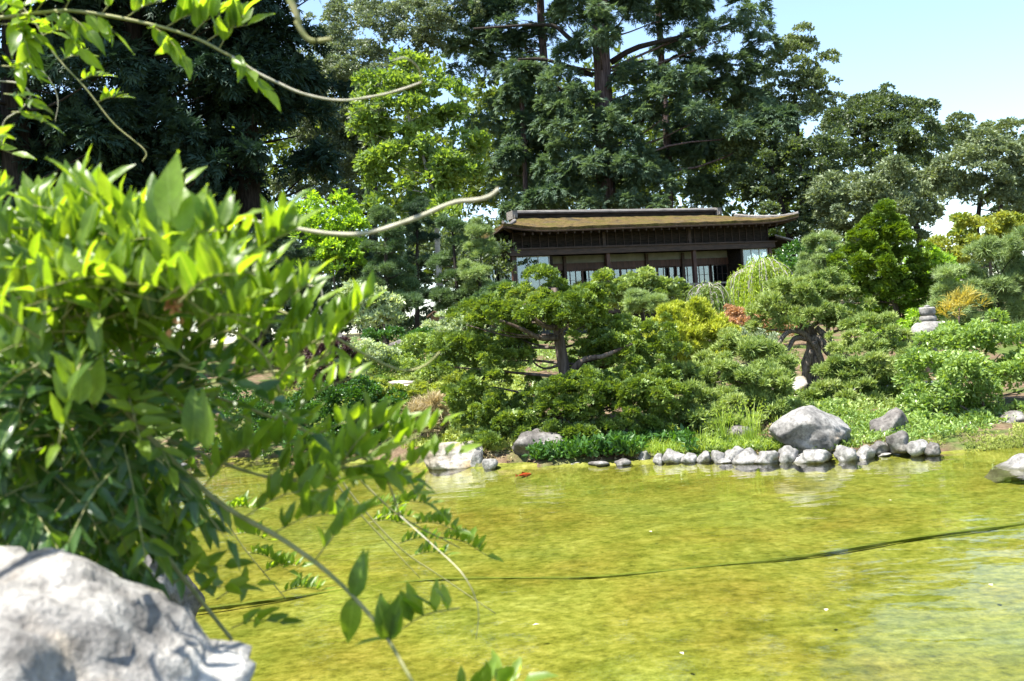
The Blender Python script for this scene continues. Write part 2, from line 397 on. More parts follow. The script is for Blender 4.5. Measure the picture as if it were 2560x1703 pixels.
def foliage(cl, kind, n, leaf, sub, upb=0.4, dens=1.0, flat=0.7, hang=0.0, facing=0.8):
    """n sprays on the tufts of the clumps"""
    P, Rr, O = sub_clumps(cl, sub, dens)
    w = Rr ** 2; k = RNG.choice(len(P), n, p=w / w.sum())
    d = rdir(n); d = norm(d + np.array([0, 0, 0.45]) + 0.5 * O[k])
    q = 0.45 + 0.55 * RNG.uniform(0, 1, n) ** 0.6
    pos = P[k] + d * (Rr[k] * q)[:, None] * np.array([1, 1, flat])
    A = d + np.array([0, 0, upb]) + 0.45 * rdir(n); A[:, 2] -= hang
    Z = np.array([0, 0, 1.0]) * facing + d * 0.4 + 0.6 * rdir(n)
    return put_sprays(kind, pos, A, Z, leaf * RNG.uniform(0.7, 1.35, n))

def clumps_px(cl, d):
    out = []
    for c in cl:
        px, py, rx, ry = c[:4]; dd = c[4] if len(c) > 4 else 0.0
        p = W(px, py, d + dd); a, b = 1.15 * rx * (d + dd) / F, 1.2 * ry * (d + dd) / F
        out.append((*p, a, 0.55 * a + 0.45 * b + 0.05, b))
    return out

def limb(mb, p0, p1, r0, r1, sag=0.0, k=6):
    p0, p1 = np.asarray(p0), np.asarray(p1); L_ = np.linalg.norm(p1 - p0)
    mid = (p0 + p1) / 2 + RNG.normal(size=3) * L_ * 0.07 + np.array([0, 0, sag * L_])
    P = spline([p0, mid, p1], 7); mb.tube(P, np.linspace(r0, r1, 7), k, 0.08)

def plant(name, label, cat, d, cl, kind, mat, n, leaf, sub, trunk=None, tr=0.1, tip=0.3, bark='bark', group=None, upb=0.4, dens=1.0,
          flat=0.7, hang=0.0, facing=0.8, limbs=True, crown='crown', stem='trunk', limb_r=0.35, base=None, nstem=1):
    cw = clumps_px(cl, d); ca = np.array(cw)
    if trunk is None:
        lo = ca[np.argmin(ca[:, 2])]; mx_ = ca[:, 0].mean()
        tp = [np.array([mx_, d, ca[:, 2].mean()])]
        b = gpoint(mx_, d, -0.08); tp = [b, (b + tp[0]) / 2 + RNG.normal(size=3) * 0.03, tp[0]]
    else:
        tp = [W(t[0], t[1], d + (t[2] if len(t) > 2 else 0)) for t in trunk]
        b = gpoint(tp[0][0], tp[0][1], -0.08)
        if tp[0][2] > b[2] + 0.05: tp = [b] + tp
        else: tp[0][2] = b[2]
    root = thing(name, label, cat, b, group)
    mb = MB(); P = spline(tp, 14); R_ = tr * np.linspace(1, tip, 14); R_[0] *= 1.35; R_[1] *= 1.1
    mb.tube(P, R_, 10, 0.10)
    if limbs:
        for c in ca:
            if np.linalg.norm((P - c[:3]), axis=1).min() < 0.35 * c[3]: continue
            cost = np.linalg.norm(P - c[:3], axis=1) + 3.0 * np.maximum(0, P[:, 2] - c[2] + 0.15 * np.linalg.norm(P - c[:3], axis=1))
            i = int(np.argmin(cost)); limb(mb, P[i], c[:3] - np.array([0, 0, 0.3 * c[5]]), R_[i] * limb_r + 0.004, R_[i] * limb_r * 0.3 + 0.003, -0.04)
    mb.build(stem, M[bark], root, b, True)
    V, Fc = foliage(cw, kind, int(n * 0.70), leaf * 1.09, sub, upb, dens, flat, hang, facing)
    link(crown, mesh_data(crown, V - b, Fc, M[mat]), root)
    return root

# ------------------------------------------------------------------ leaf colours
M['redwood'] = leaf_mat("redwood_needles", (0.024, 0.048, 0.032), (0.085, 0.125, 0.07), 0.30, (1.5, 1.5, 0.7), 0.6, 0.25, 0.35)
M['redwood_shaded'] = leaf_mat("redwood_shaded_needles", (0.009, 0.022, 0.014), (0.030, 0.056, 0.036), 0.15, (1.3, 1.4, 0.8), 0.65, 0.2, 0.35)  # shade of the surrounding trees put into a darker needle colour
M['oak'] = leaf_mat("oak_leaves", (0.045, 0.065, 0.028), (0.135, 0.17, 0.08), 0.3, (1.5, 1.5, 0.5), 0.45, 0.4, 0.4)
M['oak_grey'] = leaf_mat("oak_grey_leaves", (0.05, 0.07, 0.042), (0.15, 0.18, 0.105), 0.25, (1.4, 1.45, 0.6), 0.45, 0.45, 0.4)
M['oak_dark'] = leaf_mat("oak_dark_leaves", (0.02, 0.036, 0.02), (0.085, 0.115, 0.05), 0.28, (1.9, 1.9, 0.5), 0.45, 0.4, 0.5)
M['oak_blue'] = leaf_mat("oak_blue_leaves", (0.055, 0.08, 0.042), (0.15, 0.18, 0.095), 0.28, (1.4, 1.4, 0.6), 0.45, 0.4, 0.5)
M['wood_far'] = leaf_mat("far_wood_leaves", (0.02, 0.04, 0.012), (0.09, 0.12, 0.03), 0.4, (1.8, 1.7, 0.4), 0.55, 0.2, 0.25)
M['sycamore'] = leaf_mat("sycamore_leaves", (0.055, 0.10, 0.03), (0.15, 0.21, 0.05), 0.4, (1.8, 1.75, 0.4), 0.42, 0.45, 0.5)
M['lime'] = leaf_mat("lime_leaves", (0.08, 0.15, 0.02), (0.17, 0.26, 0.03), 0.45, (2.0, 1.9, 0.4), 0.5, 0.3, 0.8)
M['pine'] = leaf_mat("pine_needles", (0.03, 0.06, 0.026), (0.10, 0.145, 0.06), 0.25, (1.4, 1.5, 0.6), 0.55, 0.3, 0.8)
M['pine_pale'] = leaf_mat("pine_pale_needles", (0.075, 0.115, 0.045), (0.20, 0.26, 0.10), 0.28, (1.4, 1.4, 0.6), 0.5, 0.35, 0.8)
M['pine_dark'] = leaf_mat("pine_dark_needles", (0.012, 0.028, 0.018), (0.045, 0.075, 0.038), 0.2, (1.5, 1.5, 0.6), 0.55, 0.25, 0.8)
M['hinoki'] = leaf_mat("hinoki_sprays", (0.038, 0.070, 0.014), (0.115, 0.168, 0.034), 0.3, (1.6, 1.5, 0.35), 0.45, 0.45, 1.6, tip=(0.17, 0.205, 0.055))
M['hinoki_bright'] = leaf_mat("hinoki_bright_sprays", (0.035, 0.068, 0.008), (0.10, 0.155, 0.016), 0.3, (1.7, 1.6, 0.3), 0.5, 0.3, 1.2)
M['juniper'] = leaf_mat("juniper_sprays", (0.07, 0.115, 0.03), (0.19, 0.24, 0.07), 0.25, (1.4, 1.4, 0.5), 0.5, 0.35, 1.5, tip=(0.24, 0.27, 0.11))
M['gold'] = leaf_mat("golden_cypress_sprays", (0.15, 0.19, 0.018), (0.31, 0.34, 0.05), 0.28, (1.5, 1.4, 0.4), 0.5, 0.3, 2.0)
M['shrub'] = leaf_mat("quince_leaves", (0.07, 0.125, 0.03), (0.20, 0.27, 0.075), 0.35, (1.5, 1.5, 0.4), 0.35, 0.5, 1.5)
M['azalea'] = leaf_mat("azalea_leaves", (0.085, 0.13, 0.03), (0.21, 0.27, 0.075), 0.3, (1.5, 1.5, 0.4), 0.4, 0.45, 1.2)
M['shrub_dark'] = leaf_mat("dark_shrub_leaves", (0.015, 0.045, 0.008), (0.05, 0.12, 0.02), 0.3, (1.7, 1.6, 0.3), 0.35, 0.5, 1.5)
M['white_shrub'] = leaf_mat("pale_shrub_leaves", (0.10, 0.15, 0.06), (0.36, 0.40, 0.27), 0.35, (1.4, 1.4, 0.6), 0.4, 0.4, 2.0)
M['maple_red'] = leaf_mat("red_maple_leaves", (0.018, 0.008, 0.008), (0.042, 0.017, 0.016), 0.2, (1.4, 0.7, 0.6), 0.5, 0.3, 2.0)
M['orange'] = leaf_mat("orange_shrub_leaves", (0.20, 0.115, 0.06), (0.33, 0.21, 0.12), 0.3, (1.5, 1.2, 0.6), 0.5, 0.3, 2.0)
M['dome'] = leaf_mat("grey_shrub_leaves", (0.10, 0.135, 0.08), (0.24, 0.28, 0.19), 0.25, (1.4, 1.4, 0.7), 0.5, 0.3, 3.0)
M['maple_gold'] = leaf_mat("golden_maple_leaves", (0.10, 0.145, 0.022), (0.20, 0.215, 0.045), 0.4, (1.6, 1.4, 0.4), 0.5, 0.3, 0.7)
M['fern'] = leaf_mat("yellow_fern_leaves", (0.19, 0.18, 0.035), (0.29, 0.25, 0.06), 0.4, (1.5, 1.3, 0.5), 0.5, 0.3, 2.0)
M['weep'] = leaf_mat("weeping_leaves", (0.11, 0.18, 0.02), (0.24, 0.31, 0.04), 0.4, (1.7, 1.5, 0.4), 0.45, 0.3, 1.5)
M['weep_dark'] = leaf_mat("weeping_dark_leaves", (0.05, 0.09, 0.02), (0.13, 0.18, 0.04), 0.4, (1.7, 1.5, 0.4), 0.45, 0.3, 1.5)
M['cover'] = leaf_mat("ground_cover_leaves", (0.10, 0.14, 0.03), (0.24, 0.28, 0.07), 0.3, (1.5, 1.4, 0.4), 0.5, 0.3, 0.9)
M['ivy'] = leaf_mat("ivy_leaves", (0.02, 0.055, 0.012), (0.06, 0.13, 0.025), 0.3, (1.7, 1.7, 0.3), 0.4, 0.4, 2.0)
M['grass'] = leaf_mat("grass_blades", (0.12, 0.19, 0.025), (0.26, 0.33, 0.06), 0.4, (1.5, 1.4, 0.4), 0.5, 0.3, 2.0)
M['dry'] = leaf_mat("dry_grass_blades", (0.16, 0.13, 0.07), (0.34, 0.29, 0.18), 0.35, (1.3, 1.2, 0.8), 0.6, 0.2, 2.0)
M['moss'] = leaf_mat("moss_mat", (0.10, 0.13, 0.025), (0.28, 0.31, 0.09), 0.25, (1.4, 1.4, 0.5), 0.6, 0.2, 2.0)
M['rock'] = rock_mat("grey_rock", (0.09, 0.086, 0.08), (0.22, 0.212, 0.198), (0.42, 0.405, 0.38), (0.23, 0.19, 0.14), 2.6)
M['rock_dark'] = rock_mat("dark_rock", (0.05, 0.046, 0.042), (0.13, 0.12, 0.11), (0.26, 0.25, 0.23), (0.14, 0.11, 0.075), 3.0)
M['rock_near'] = rock_mat("near_rock", (0.13, 0.12, 0.11), (0.36, 0.345, 0.32), (0.56, 0.54, 0.50), (0.40, 0.33, 0.24), 5.5, 0.05, False)
M['rock_tan'] = rock_mat("tan_rock", (0.17, 0.13, 0.08), (0.34, 0.30, 0.24), (0.5, 0.48, 0.44), (0.30, 0.21, 0.09), 2.0)

# ------------------------------------------------------------------ the tea house
M['wood'] = plain_mat("weathered_dark_wood", (0.010, 0.008, 0.0065), (0.034, 0.027, 0.022), 4, 0.8, 0.4, 0.01, 0.12, stretch=(1, 4, 6))
M['wood_trim'] = plain_mat("brown_trim_wood", (0.022, 0.014, 0.010), (0.06, 0.036, 0.025), 5, 0.6, 0.3, 0.01, 0.35, stretch=(0.6, 3, 3))
M['wood_red'] = plain_mat("red_brown_post_wood", (0.035, 0.017, 0.012), (0.085, 0.04, 0.028), 5, 0.55, 0.2, 0.01, 0.4, stretch=(3, 3, 0.6))
M['wood_grey'] = plain_mat("silvered_wood", (0.10, 0.092, 0.085), (0.25, 0.235, 0.22), 5, 0.8, 0.4, 0.01, 0.2, stretch=(0.4, 4, 4))
M['frame_pale'] = plain_mat("pale_window_frame", (0.30, 0.30, 0.28), (0.40, 0.40, 0.37), 8, 0.6, 0)
M['plaster'] = plain_mat("grey_plaster", (0.16, 0.17, 0.15), (0.22, 0.23, 0.20), 3, 0.9, 0.1)
M['bamboo'] = plain_mat("grey_bamboo", (0.055, 0.058, 0.06), (0.16, 0.165, 0.165), 6, 0.8, 0.2, 0.01, stretch=(9, 9, 0.3))
m, nt, N, L, out = new_mat("mossy_bark_roof")
tc = N.new("ShaderNodeTexCoord")
f1 = noise_tex(nt, 1.3, 5, 0.6, tc.outputs["Object"]); f2 = noise_tex(nt, 16, 5, 0.7, tc.outputs["Object"])
col = ramp(nt, f1, [(0.3, (0.062, 0.052, 0.036)), (0.48, (0.125, 0.088, 0.036)), (0.62, (0.098, 0.085, 0.024))])
col = mixrgb(nt, 1.0, col, ramp(nt, f2, [(0.25, (0.4, 0.4, 0.4)), (0.55, (1, 1, 1)), (0.78, (1.7, 1.7, 1.9))]), 'MULTIPLY')
col = mixrgb(nt, 1.0, col, ramp(nt, noise_tex(nt, 4.5, 4, 0.7, tc.outputs["Object"]), [(0.35, (0.6, 0.58, 0.55)), (0.6, (1.15, 1.15, 1.15))]), 'MULTIPLY')
p = N.new("ShaderNodeBsdfPrincipled"); p.inputs["Roughness"].default_value = 0.95; p.inputs["Specular IOR Level"].default_value = 0.1
L.new(col, p.inputs["Base Color"]); L.new(bump(nt, f2, 0.8, 0.08), p.inputs["Normal"]); L.new(p.outputs[0], out.inputs[0]); M['roof'] = m
m, nt, N, L, out = new_mat("window_glass")
tr = N.new("ShaderNodeBsdfTransparent"); tr.inputs[0].default_value = (0.75, 0.8, 0.8, 1)
gl = N.new("ShaderNodeBsdfGlossy"); gl.inputs["Roughness"].default_value = 0.02
L.new(bump(nt, noise_tex(nt, 0.9, 2), 0.012, 0.02), gl.inputs["Normal"])
mx = N.new("ShaderNodeMixShader"); mx.inputs[0].default_value = 0.16; gl.inputs['Color'].default_value = (0.78, 0.9, 1.0, 1); L.new(tr.outputs[0], mx.inputs[1]); L.new(gl.outputs[0], mx.inputs[2]); L.new(mx.outputs[0], out.inputs[0]); M['glass'] = m

HL, HB = 13.9, 5.4
house = thing("tea_house", "dark timber tea house with mossy golden roof above the garden", "house", (0.29, 44.0, 0.0), None, math.radians(23.2))
def hb(name, mat, x0, x1, y0, y1, z0, z1, parent=None):
    return MB().box(x0, x1, y0, y1, z0, z1).build(name, M[mat], parent or house)
FZ, LZ = 2.85, 5.40                                    # floor and lintel
hb("veranda_floor", 'wood_trim', -0.15, HL + 0.15, -0.95, HB, FZ - 0.22, FZ)
hb("floor_beam", 'wood', -0.10, HL + 0.10, -0.80, -0.60, FZ - 0.55, FZ - 0.223)
for x in np.linspace(0.2, HL - 0.2, 7): hb("foundation_post", 'wood', x - 0.11, x + 0.11, -0.70, -0.48, 1.0, FZ - 0.55)
mb = MB()                                              # bamboo screen below the floor
for x in np.arange(-0.1, HL + 0.1, 0.075): mb.tube(spline([(x, -0.3, 1.0), (x + RNG.uniform(-.01, .01), -0.3, FZ - 0.23)], 2), 0.034, 5)
tag(mb.build("bamboo_screen", M['bamboo'], house), kind="stuff")
# inside
hb("back_wall", 'wood', 0.0, HL, HB - 0.1, HB, FZ, 6.6)
hb("ceiling", 'wood', 0.02, HL - 0.02, 0.05, HB - 0.1, LZ + 0.1, LZ + 0.16)
hb("end_wall", 'wood', HL - 0.09, HL, 1.8, HB - 0.1, FZ, 6.6)
hb("side_wall", 'wood', 0.0, 0.09, 2.9, HB - 0.1, FZ, 6.6)
# lintel beams and cornice
hb("lintel_beam", 'wood_trim', -0.22, HL + 0.22, -0.22, 0.06, LZ, LZ + 0.26)
hb("lintel_beam", 'wood_trim', -0.22, 0.06, 0.063, HB, LZ, LZ + 0.26)
hb("cornice_board", 'wood_trim', -0.30, HL + 0.30, -0.30, 0.08, LZ + 0.263, LZ + 0.33)
hb("cornice_board", 'wood_trim', -0.30, 0.08, 0.083, HB, LZ + 0.263, LZ + 0.33)
# board wall above
WZ0, WZ1 = LZ + 0.333, 6.72
def lap(name, a, b, z0, z1, side):
    V = []
    for t in (a, b):
        if side: V += [(0.0 - 0.035, t, z0), (0.02, t, z0), (0.02, t, z1), (-0.008, t, z1)]
        else: V += [(t, -0.035, z0), (t, 0.02, z0), (t, 0.02, z1), (t, -0.008, z1)]
    q = [(0, 1, 5, 4), (1, 2, 6, 5), (2, 3, 7, 6), (3, 0, 4, 7), (0, 3, 2, 1), (4, 5, 6, 7)]
    return MB().add(V, [t for a_, b_, c_, d_ in q for t in ((a_, b_, c_), (a_, c_, d_))]).build(name, M['wood'], house)
nb_ = 7
for i in range(nb_):
    z0 = WZ0 + (WZ1 - WZ0) * i / nb_; z1 = WZ0 + (WZ1 - WZ0) * (i + 1) / nb_ + 0.015
    lap("wall_board", 0.0, HL, z0, z1, False); lap("wall_board", 0.0, HB, z0, z1, True)
bat = MB().box(-0.016, 0.016, -0.062, -0.03, WZ0, WZ1).build("batten", M['wood_trim'], house); bat.location.x = 0.05
for i in range(1, 33):
    o = bat.copy(); C.objects.link(o); o.parent = house; o.location.x = 0.05 + (HL - 0.1) * i / 32 + RNG.uniform(-.01, .01)
bats = MB().box(-0.062, -0.03, -0.016, 0.016, WZ0, WZ1).build("batten", M['wood'], house); bats.location.y = 0.4
for i in range(1, 14):
    o = bats.copy(); C.objects.link(o); o.parent = house; o.location.y = 0.4 + i * 0.48
for x in (4.6, 9.25): hb("wall_stud", 'wood_trim', x - 0.08, x + 0.08, -0.075, -0.01, WZ0, WZ1)
# posts
for x in (0.0, 4.75, 9.45, HL): hb("post", 'wood_red', x - 0.085, x + 0.085, -0.085, 0.085, FZ, LZ)
# windows of the front corners and the left side
def window(x0, x1, z0, z1, n, side=False, y=0.0, mat='frame_pale', bars=0, t=0.035, name="window"):
    def bx(mb, a0, a1, d0, d1, q0, q1):
        return mb.box(y + d0, y + d1, a0, a1, q0, q1) if side else mb.box(a0, a1, y + d0, y + d1, q0, q1)
    mb = MB()
    bx(mb, x0, x1, -0.03, 0.03, z0, z0 + t); bx(mb, x0, x1, -0.03, 0.03, z1 - t, z1)
    bx(mb, x0, x0 + t, -0.028, 0.028, z0 + t, z1 - t); bx(mb, x1 - t, x1, -0.028, 0.028, z0 + t, z1 - t)
    w = mb.build(name, M[mat], house)
    xs_ = np.linspace(x0 + t, x1 - t, n + 1)
    for i in range(1, n): bx(MB(), xs_[i] - 0.018, xs_[i] + 0.018, -0.024, 0.024, z0 + t, z1 - t).build("mullion", M[mat], w)
    for i in range(n):
        bx(MB(), xs_[i] + 0.019, xs_[i + 1] - 0.019, -0.004, 0.004, z0 + t + 0.002, z1 - t - 0.002).build("pane", M['glass'], w)
    for j in range(1, bars):
        z = z0 + (z1 - z0) * j / bars; bx(MB(), x0 + t, x1 - t, -0.014, 0.014, z - 0.008, z + 0.008).build("glazing_bar", M['wood_trim'], w)
    return w
window(0.14, 1.78, FZ + 0.12, LZ - 0.03, 3)
window(HL - 1.62, HL - 0.12, FZ + 0.12, LZ - 0.03, 3)
window(0.15, 1.45, FZ + 0.12, LZ - 0.03, 3, side=True)
window(1.55, 2.85, FZ + 0.12, LZ - 0.03, 3, side=True)
hb("window_sill", 'wood_grey', -0.12, 1.85, -0.14, -0.086, FZ + 0.02, FZ + 0.12)
hb("window_post", 'wood', 1.80, 1.92, -0.05, 0.05, FZ, LZ)
hb("window_post", 'wood', HL - 1.76, HL - 1.64, -0.05, 0.05, FZ, LZ)
hb("plinth_board", 'wood', HL - 1.64, HL - 0.1, -0.04, 0.04, FZ, FZ + 0.118)
# recessed veranda: head beam, plaster band, sliding glazed doors
VY = 1.15
hb("return_wall", 'wood', HL - 1.70, HL - 1.64, 0.051, VY, FZ, LZ)
hb("return_wall", 'wood', 1.84, 1.90, 0.051, VY, FZ, LZ)
hb("plaster_band", 'plaster', 1.9, HL - 1.7, VY, VY + 0.05, LZ - 0.30, LZ + 0.05)
hb("head_beam", 'wood_red', 1.9, HL - 1.7, VY - 0.06, VY + 0.06, LZ - 0.62, LZ - 0.303)
xs_ = np.linspace(1.95, HL - 1.71, 11)
for i in range(10):
    yo = VY + (0.0 if i % 2 else 0.07)
    window(xs_[i] + 0.01, xs_[i + 1] - 0.01, FZ + 0.02, LZ - 0.625, 3, y=yo, mat='wood_red' if i % 3 else 'wood_trim', bars=4, t=0.06, name="sliding_door")
for x in (3.05, 5.25, 7.45, 9.5): hb("inner_post", 'wood_trim', x - 0.07, x + 0.07, VY - 0.16, VY - 0.07, FZ, LZ)
hb("white_screen", 'frame_pale', 5.4, 9.6, HB - 0.6, HB - 0.55, FZ + 0.3, LZ - 0.9)
# railing
RX0, RX1, RY = 1.95, HL - 1.75, -0.85
hb("top_rail", 'wood_grey', RX0, RX1, RY - 0.05, RY + 0.05, FZ + 0.86, FZ + 0.94)
for z in (0.12, 0.42, 0.56, 0.70): hb("rail", 'wood_trim', RX0, RX1, RY - 0.02, RY + 0.02, FZ + z - 0.018, FZ + z + 0.018)
for x in np.linspace(RX0 + 0.1, RX1 - 0.1, 10): hb("baluster", 'wood_grey', x - 0.03, x + 0.03, RY - 0.035, RY + 0.035, FZ, FZ + 0.858)
# roof
X0, X1, Y0, Y1, RXA, RXB, RYM = -0.8, HL + 1.1, -1.05, HB + 1.0, 1.7, 12.6, 2.9
def roofz(x, y):
    ez, rz = 6.52 + 0.012 * x, 7.50
    t = np.minimum(np.minimum((y - Y0) / (RYM - Y0), (Y1 - y) / (Y1 - RYM)), np.minimum((x - X0) / (RXA - X0), (X1 - x) / (X1 - RXB)))
    t = np.clip(t, 0, 1); z = ez + (rz - ez) * (0.82 * t + 0.18 * t * t)
    ex = np.minimum(np.abs(x - X0), np.abs(x - X1)); ey = np.minimum(np.abs(y - Y0), np.abs(y - Y1))
    return z + 0.26 * np.clip(1 - ex / 2.4, 0, 1) ** 2 * np.clip(1 - ey / 2.4, 0, 1) ** 2
rx_ = np.unique(np.concatenate([np.linspace(X0, X1, 110), [RXA, RXB]])); ry_ = np.unique(np.concatenate([np.linspace(Y0, Y1, 46), [RYM]]))
gx_, gy_ = np.meshgrid(rx_, ry_); top = roofz(gx_, gy_) + 0.025 * fbm(np.stack([gx_.ravel() * 2.5, gy_.ravel() * 2.5, 0 * gx_.ravel()], 1), 3, 9).reshape(gx_.shape)
n1 = len(rx_); ii = (np.arange(len(ry_) - 1)[:, None] * n1 + np.arange(n1 - 1)[None]).ravel()
Vt = np.stack([gx_.ravel(), gy_.ravel(), top.ravel()], 1); Q = np.stack([ii, ii + 1, ii + 1 + n1, ii + n1], 1)
Vb = Vt - [0, 0, 0.13]; nt_ = len(Vt)
ed = list(range(n1)) + [k * n1 + n1 - 1 for k in range(1, len(ry_))] + [(len(ry_) - 1) * n1 + k for k in range(n1 - 2, -1, -1)] + [k * n1 for k in range(len(ry_) - 2, 0, -1)]
rim = np.array([(a, a + nt_, b + nt_, b) for a, b in zip(ed, ed[1:] + ed[:1])])
roof = link("roof", mesh_data("roof", np.vstack([Vt, Vb]), np.vstack([Q, Q[:, ::-1] + nt_, rim]), M['roof'], False), house)
# eave trim, hip ridges, ridge cap
ev = [(X0 + 0.02 + (X1 - X0 - 0.04) * t, Y0 + 0.03) for t in np.linspace(0, 1, 40)]
mb = MB(); mb.tube(np.array([(x, y, float(roofz(np.array(x), np.array(y))) - 0.17) for x, y in ev]), 0.05, 5); mb.build("eave_board", M['wood_trim'], roof)
ev = [(X0 + 0.03, Y0 + 0.02 + (Y1 - Y0 - 0.04) * t) for t in np.linspace(0, 1, 30)]
mb = MB(); mb.tube(np.array([(x, y, float(roofz(np.array(x), np.array(y))) - 0.17) for x, y in ev]), 0.05, 5); mb.build("eave_board", M['wood_trim'], roof)
ev = [(X1 - 0.03, Y0 + 0.02 + (Y1 - Y0 - 0.04) * t) for t in np.linspace(0, 1, 30)]
mb = MB(); mb.tube(np.array([(x, y, float(roofz(np.array(x), np.array(y))) - 0.17) for x, y in ev]), 0.05, 5); mb.build("eave_board", M['wood_trim'], roof)
for (xa, xb) in ((X0, RXA), (X1, RXB)):
    P = [(xa + (xb - xa) * t, Y0 + (RYM - Y0) * t) for t in np.linspace(0, 0.72, 14)]
    MB().tube(np.array([(x, y, float(roofz(np.array(x), np.array(y))) + 0.03) for x, y in P]), np.linspace(0.07, 0.10, 14), 6, 0.1).build("hip_ridge", M['wood_grey'], roof)
hb("ridge_base", 'wood', RXA - 0.1, RXB + 0.1, RYM - 0.24, RYM + 0.24, 7.40, 7.62, roof)
hb("ridge_board", 'wood_trim', RXA - 0.3, RXB + 0.3, RYM - 0.32, RYM + 0.32, 7.623, 7.69, roof)
MB().tube(np.array([(RXA - 0.35, RYM, 7.74), (7, RYM, 7.73), (RXB + 0.35, RYM, 7.74)]), 0.11, 8).build("ridge_pole", M['wood_grey'], roof)
for x in (RXA - 0.32, RXB + 0.32):
    o = MB().box(-0.13, 0.13, -0.36, 0.36, 7.42, 7.80).box(-0.07, 0.07, -0.46, -0.362, 7.45, 7.60).build("ridge_end", M['wood_grey'], roof); o.location = (x, RYM, 0)
raf = MB().box(-0.03, 0.03, Y0 + 0.06, 0.0, -0.05, 0.05)
r0 = raf.build("rafter", M['wood_trim'], roof)
for i, x in enumerate(np.linspace(0.2, HL - 0.2, 34)):
    o = r0 if i == 0 else r0.copy()
    if i: C.objects.link(o); o.parent = roof
    o.location = (x, 0, 6.42 + 0.012 * x); o.rotation_euler = (math.radians(9), 0, 0)
for s_, xc in ((-1, X0 + 0.1), (1, X1 - 0.1)):
    P = np.array([(0.0 if s_ < 0 else HL, 0.0, 6.5), (xc, Y0 + 0.1, 6.52 + (0.18 if s_ > 0 else 0.02))]); MB().tube(spline(P, 4), 0.07, 5).build("hip_rafter", M['wood_trim'], roof)
# small pent roof on the right end
MB().add([(HL, -0.5, 5.95), (HL + 1.25, -0.75, 5.55), (HL + 1.25, 3.4, 5.55), (HL, 3.0, 5.95), (HL, -0.5, 5.85), (HL + 1.25, -0.75, 5.47), (HL + 1.25, 3.4, 5.47), (HL, 3.0, 5.85)],
         [(0, 1, 2), (0, 2, 3), (4, 6, 5), (4, 7, 6), (0, 4, 5), (0, 5, 1), (1, 5, 6), (1, 6, 2), (3, 2, 6), (3, 6, 7)]).build("pent_roof", M['wood'], house)
MB().tube(np.array([(HL, -0.52, 5.97), (HL + 1.28, -0.78, 5.56)]), 0.05, 6).build("pent_roof_edge", M['wood_grey'], house)

# ------------------------------------------------------------------ trees behind
def big_tree(*a, **k): return plant(*a, **k)
# far wood that reads as one mass
cl = [(x, 520 + 60 * math.sin(x * 0.013) - 0.0 * x, 130, 170, RNG.uniform(-4, 4)) for x in range(-200, 1900, 120)]
cl += [(x, 330, 120, 130, RNG.uniform(-3, 5)) for x in range(700, 1850, 150)]
cl += [(x, 640, 110, 70, 0) for x in range(1800, 2260, 110)] + [(x, 590, 90, 55, 0) for x in range(2480, 2900, 120)]
cl += [(x, 440, 75, 80, 0) for x in range(1900, 2330, 85)] + [(x, 540, 70, 70, 0) for x in range(1900, 2300, 85)]
cl += [(x, 700, 130, 110, -6) for x in range(-300, 1500, 130)]
V, Fc = foliage(clumps_px(cl, 86), 'broad', 13000, 0.85, 1.0)
tag(link("far_wood", mesh_data("far_wood", V, Fc, M['wood_far'])), "far olive-green wood rising behind all the other trees", "wood", kind="stuff")

# great dark redwoods on the left
def dark_redwood(label, d, x, w, ytop, ybot, n):
    cl = []
    for y in np.arange(ytop, ybot, 62):
        for k in range(int(2 + w / 90)):
            cl.append((x + RNG.uniform(-1, 1) * w, y + RNG.uniform(-30, 30), RNG.uniform(55, 105), RNG.uniform(32, 55), RNG.uniform(-2.6, 2.6)))
    if x > 600: cl += [(680, 30, 90, 50, 0), (720, 120, 80, 45, 0), (690, 210, 80, 45, 0), (700, 300, 70, 45, 0)]
    return plant("redwood_tree", label, "tree", d, cl, 'redwood', 'redwood_shaded', int(n * 1.7), 0.44, 0.6, trunk=[(x + 10, ybot + 100), (x, 300), (x - 5, ytop - 60)], tr=0.75, tip=0.5,
                 bark='bark_dark', group="dark redwoods on the left", upb=-0.15, hang=0.35, limb_r=0.16)
# understory under the trees
shr = [(x, 690 + RNG.uniform(-25, 25), 75, 60, RNG.uniform(-2, 2)) for x in range(620, 1300, 75)] + [(x, 770, 75, 45, RNG.uniform(-2, 2)) for x in range(620, 1300, 90)] + [(x, 620, 60, 50, 1) for x in range(640, 1230, 95)] + [(x, 835, 80, 40, RNG.uniform(-3, 0)) for x in range(600, 1330, 80)]
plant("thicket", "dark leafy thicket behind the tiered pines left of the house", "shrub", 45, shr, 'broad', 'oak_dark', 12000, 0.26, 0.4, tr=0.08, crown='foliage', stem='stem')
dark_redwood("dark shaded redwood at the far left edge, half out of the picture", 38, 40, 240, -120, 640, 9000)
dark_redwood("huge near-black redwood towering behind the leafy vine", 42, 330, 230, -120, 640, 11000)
dark_redwood("dark redwood with a ragged right edge beside the grey oaks", 46, 615, 185, -120, 560, 10000)

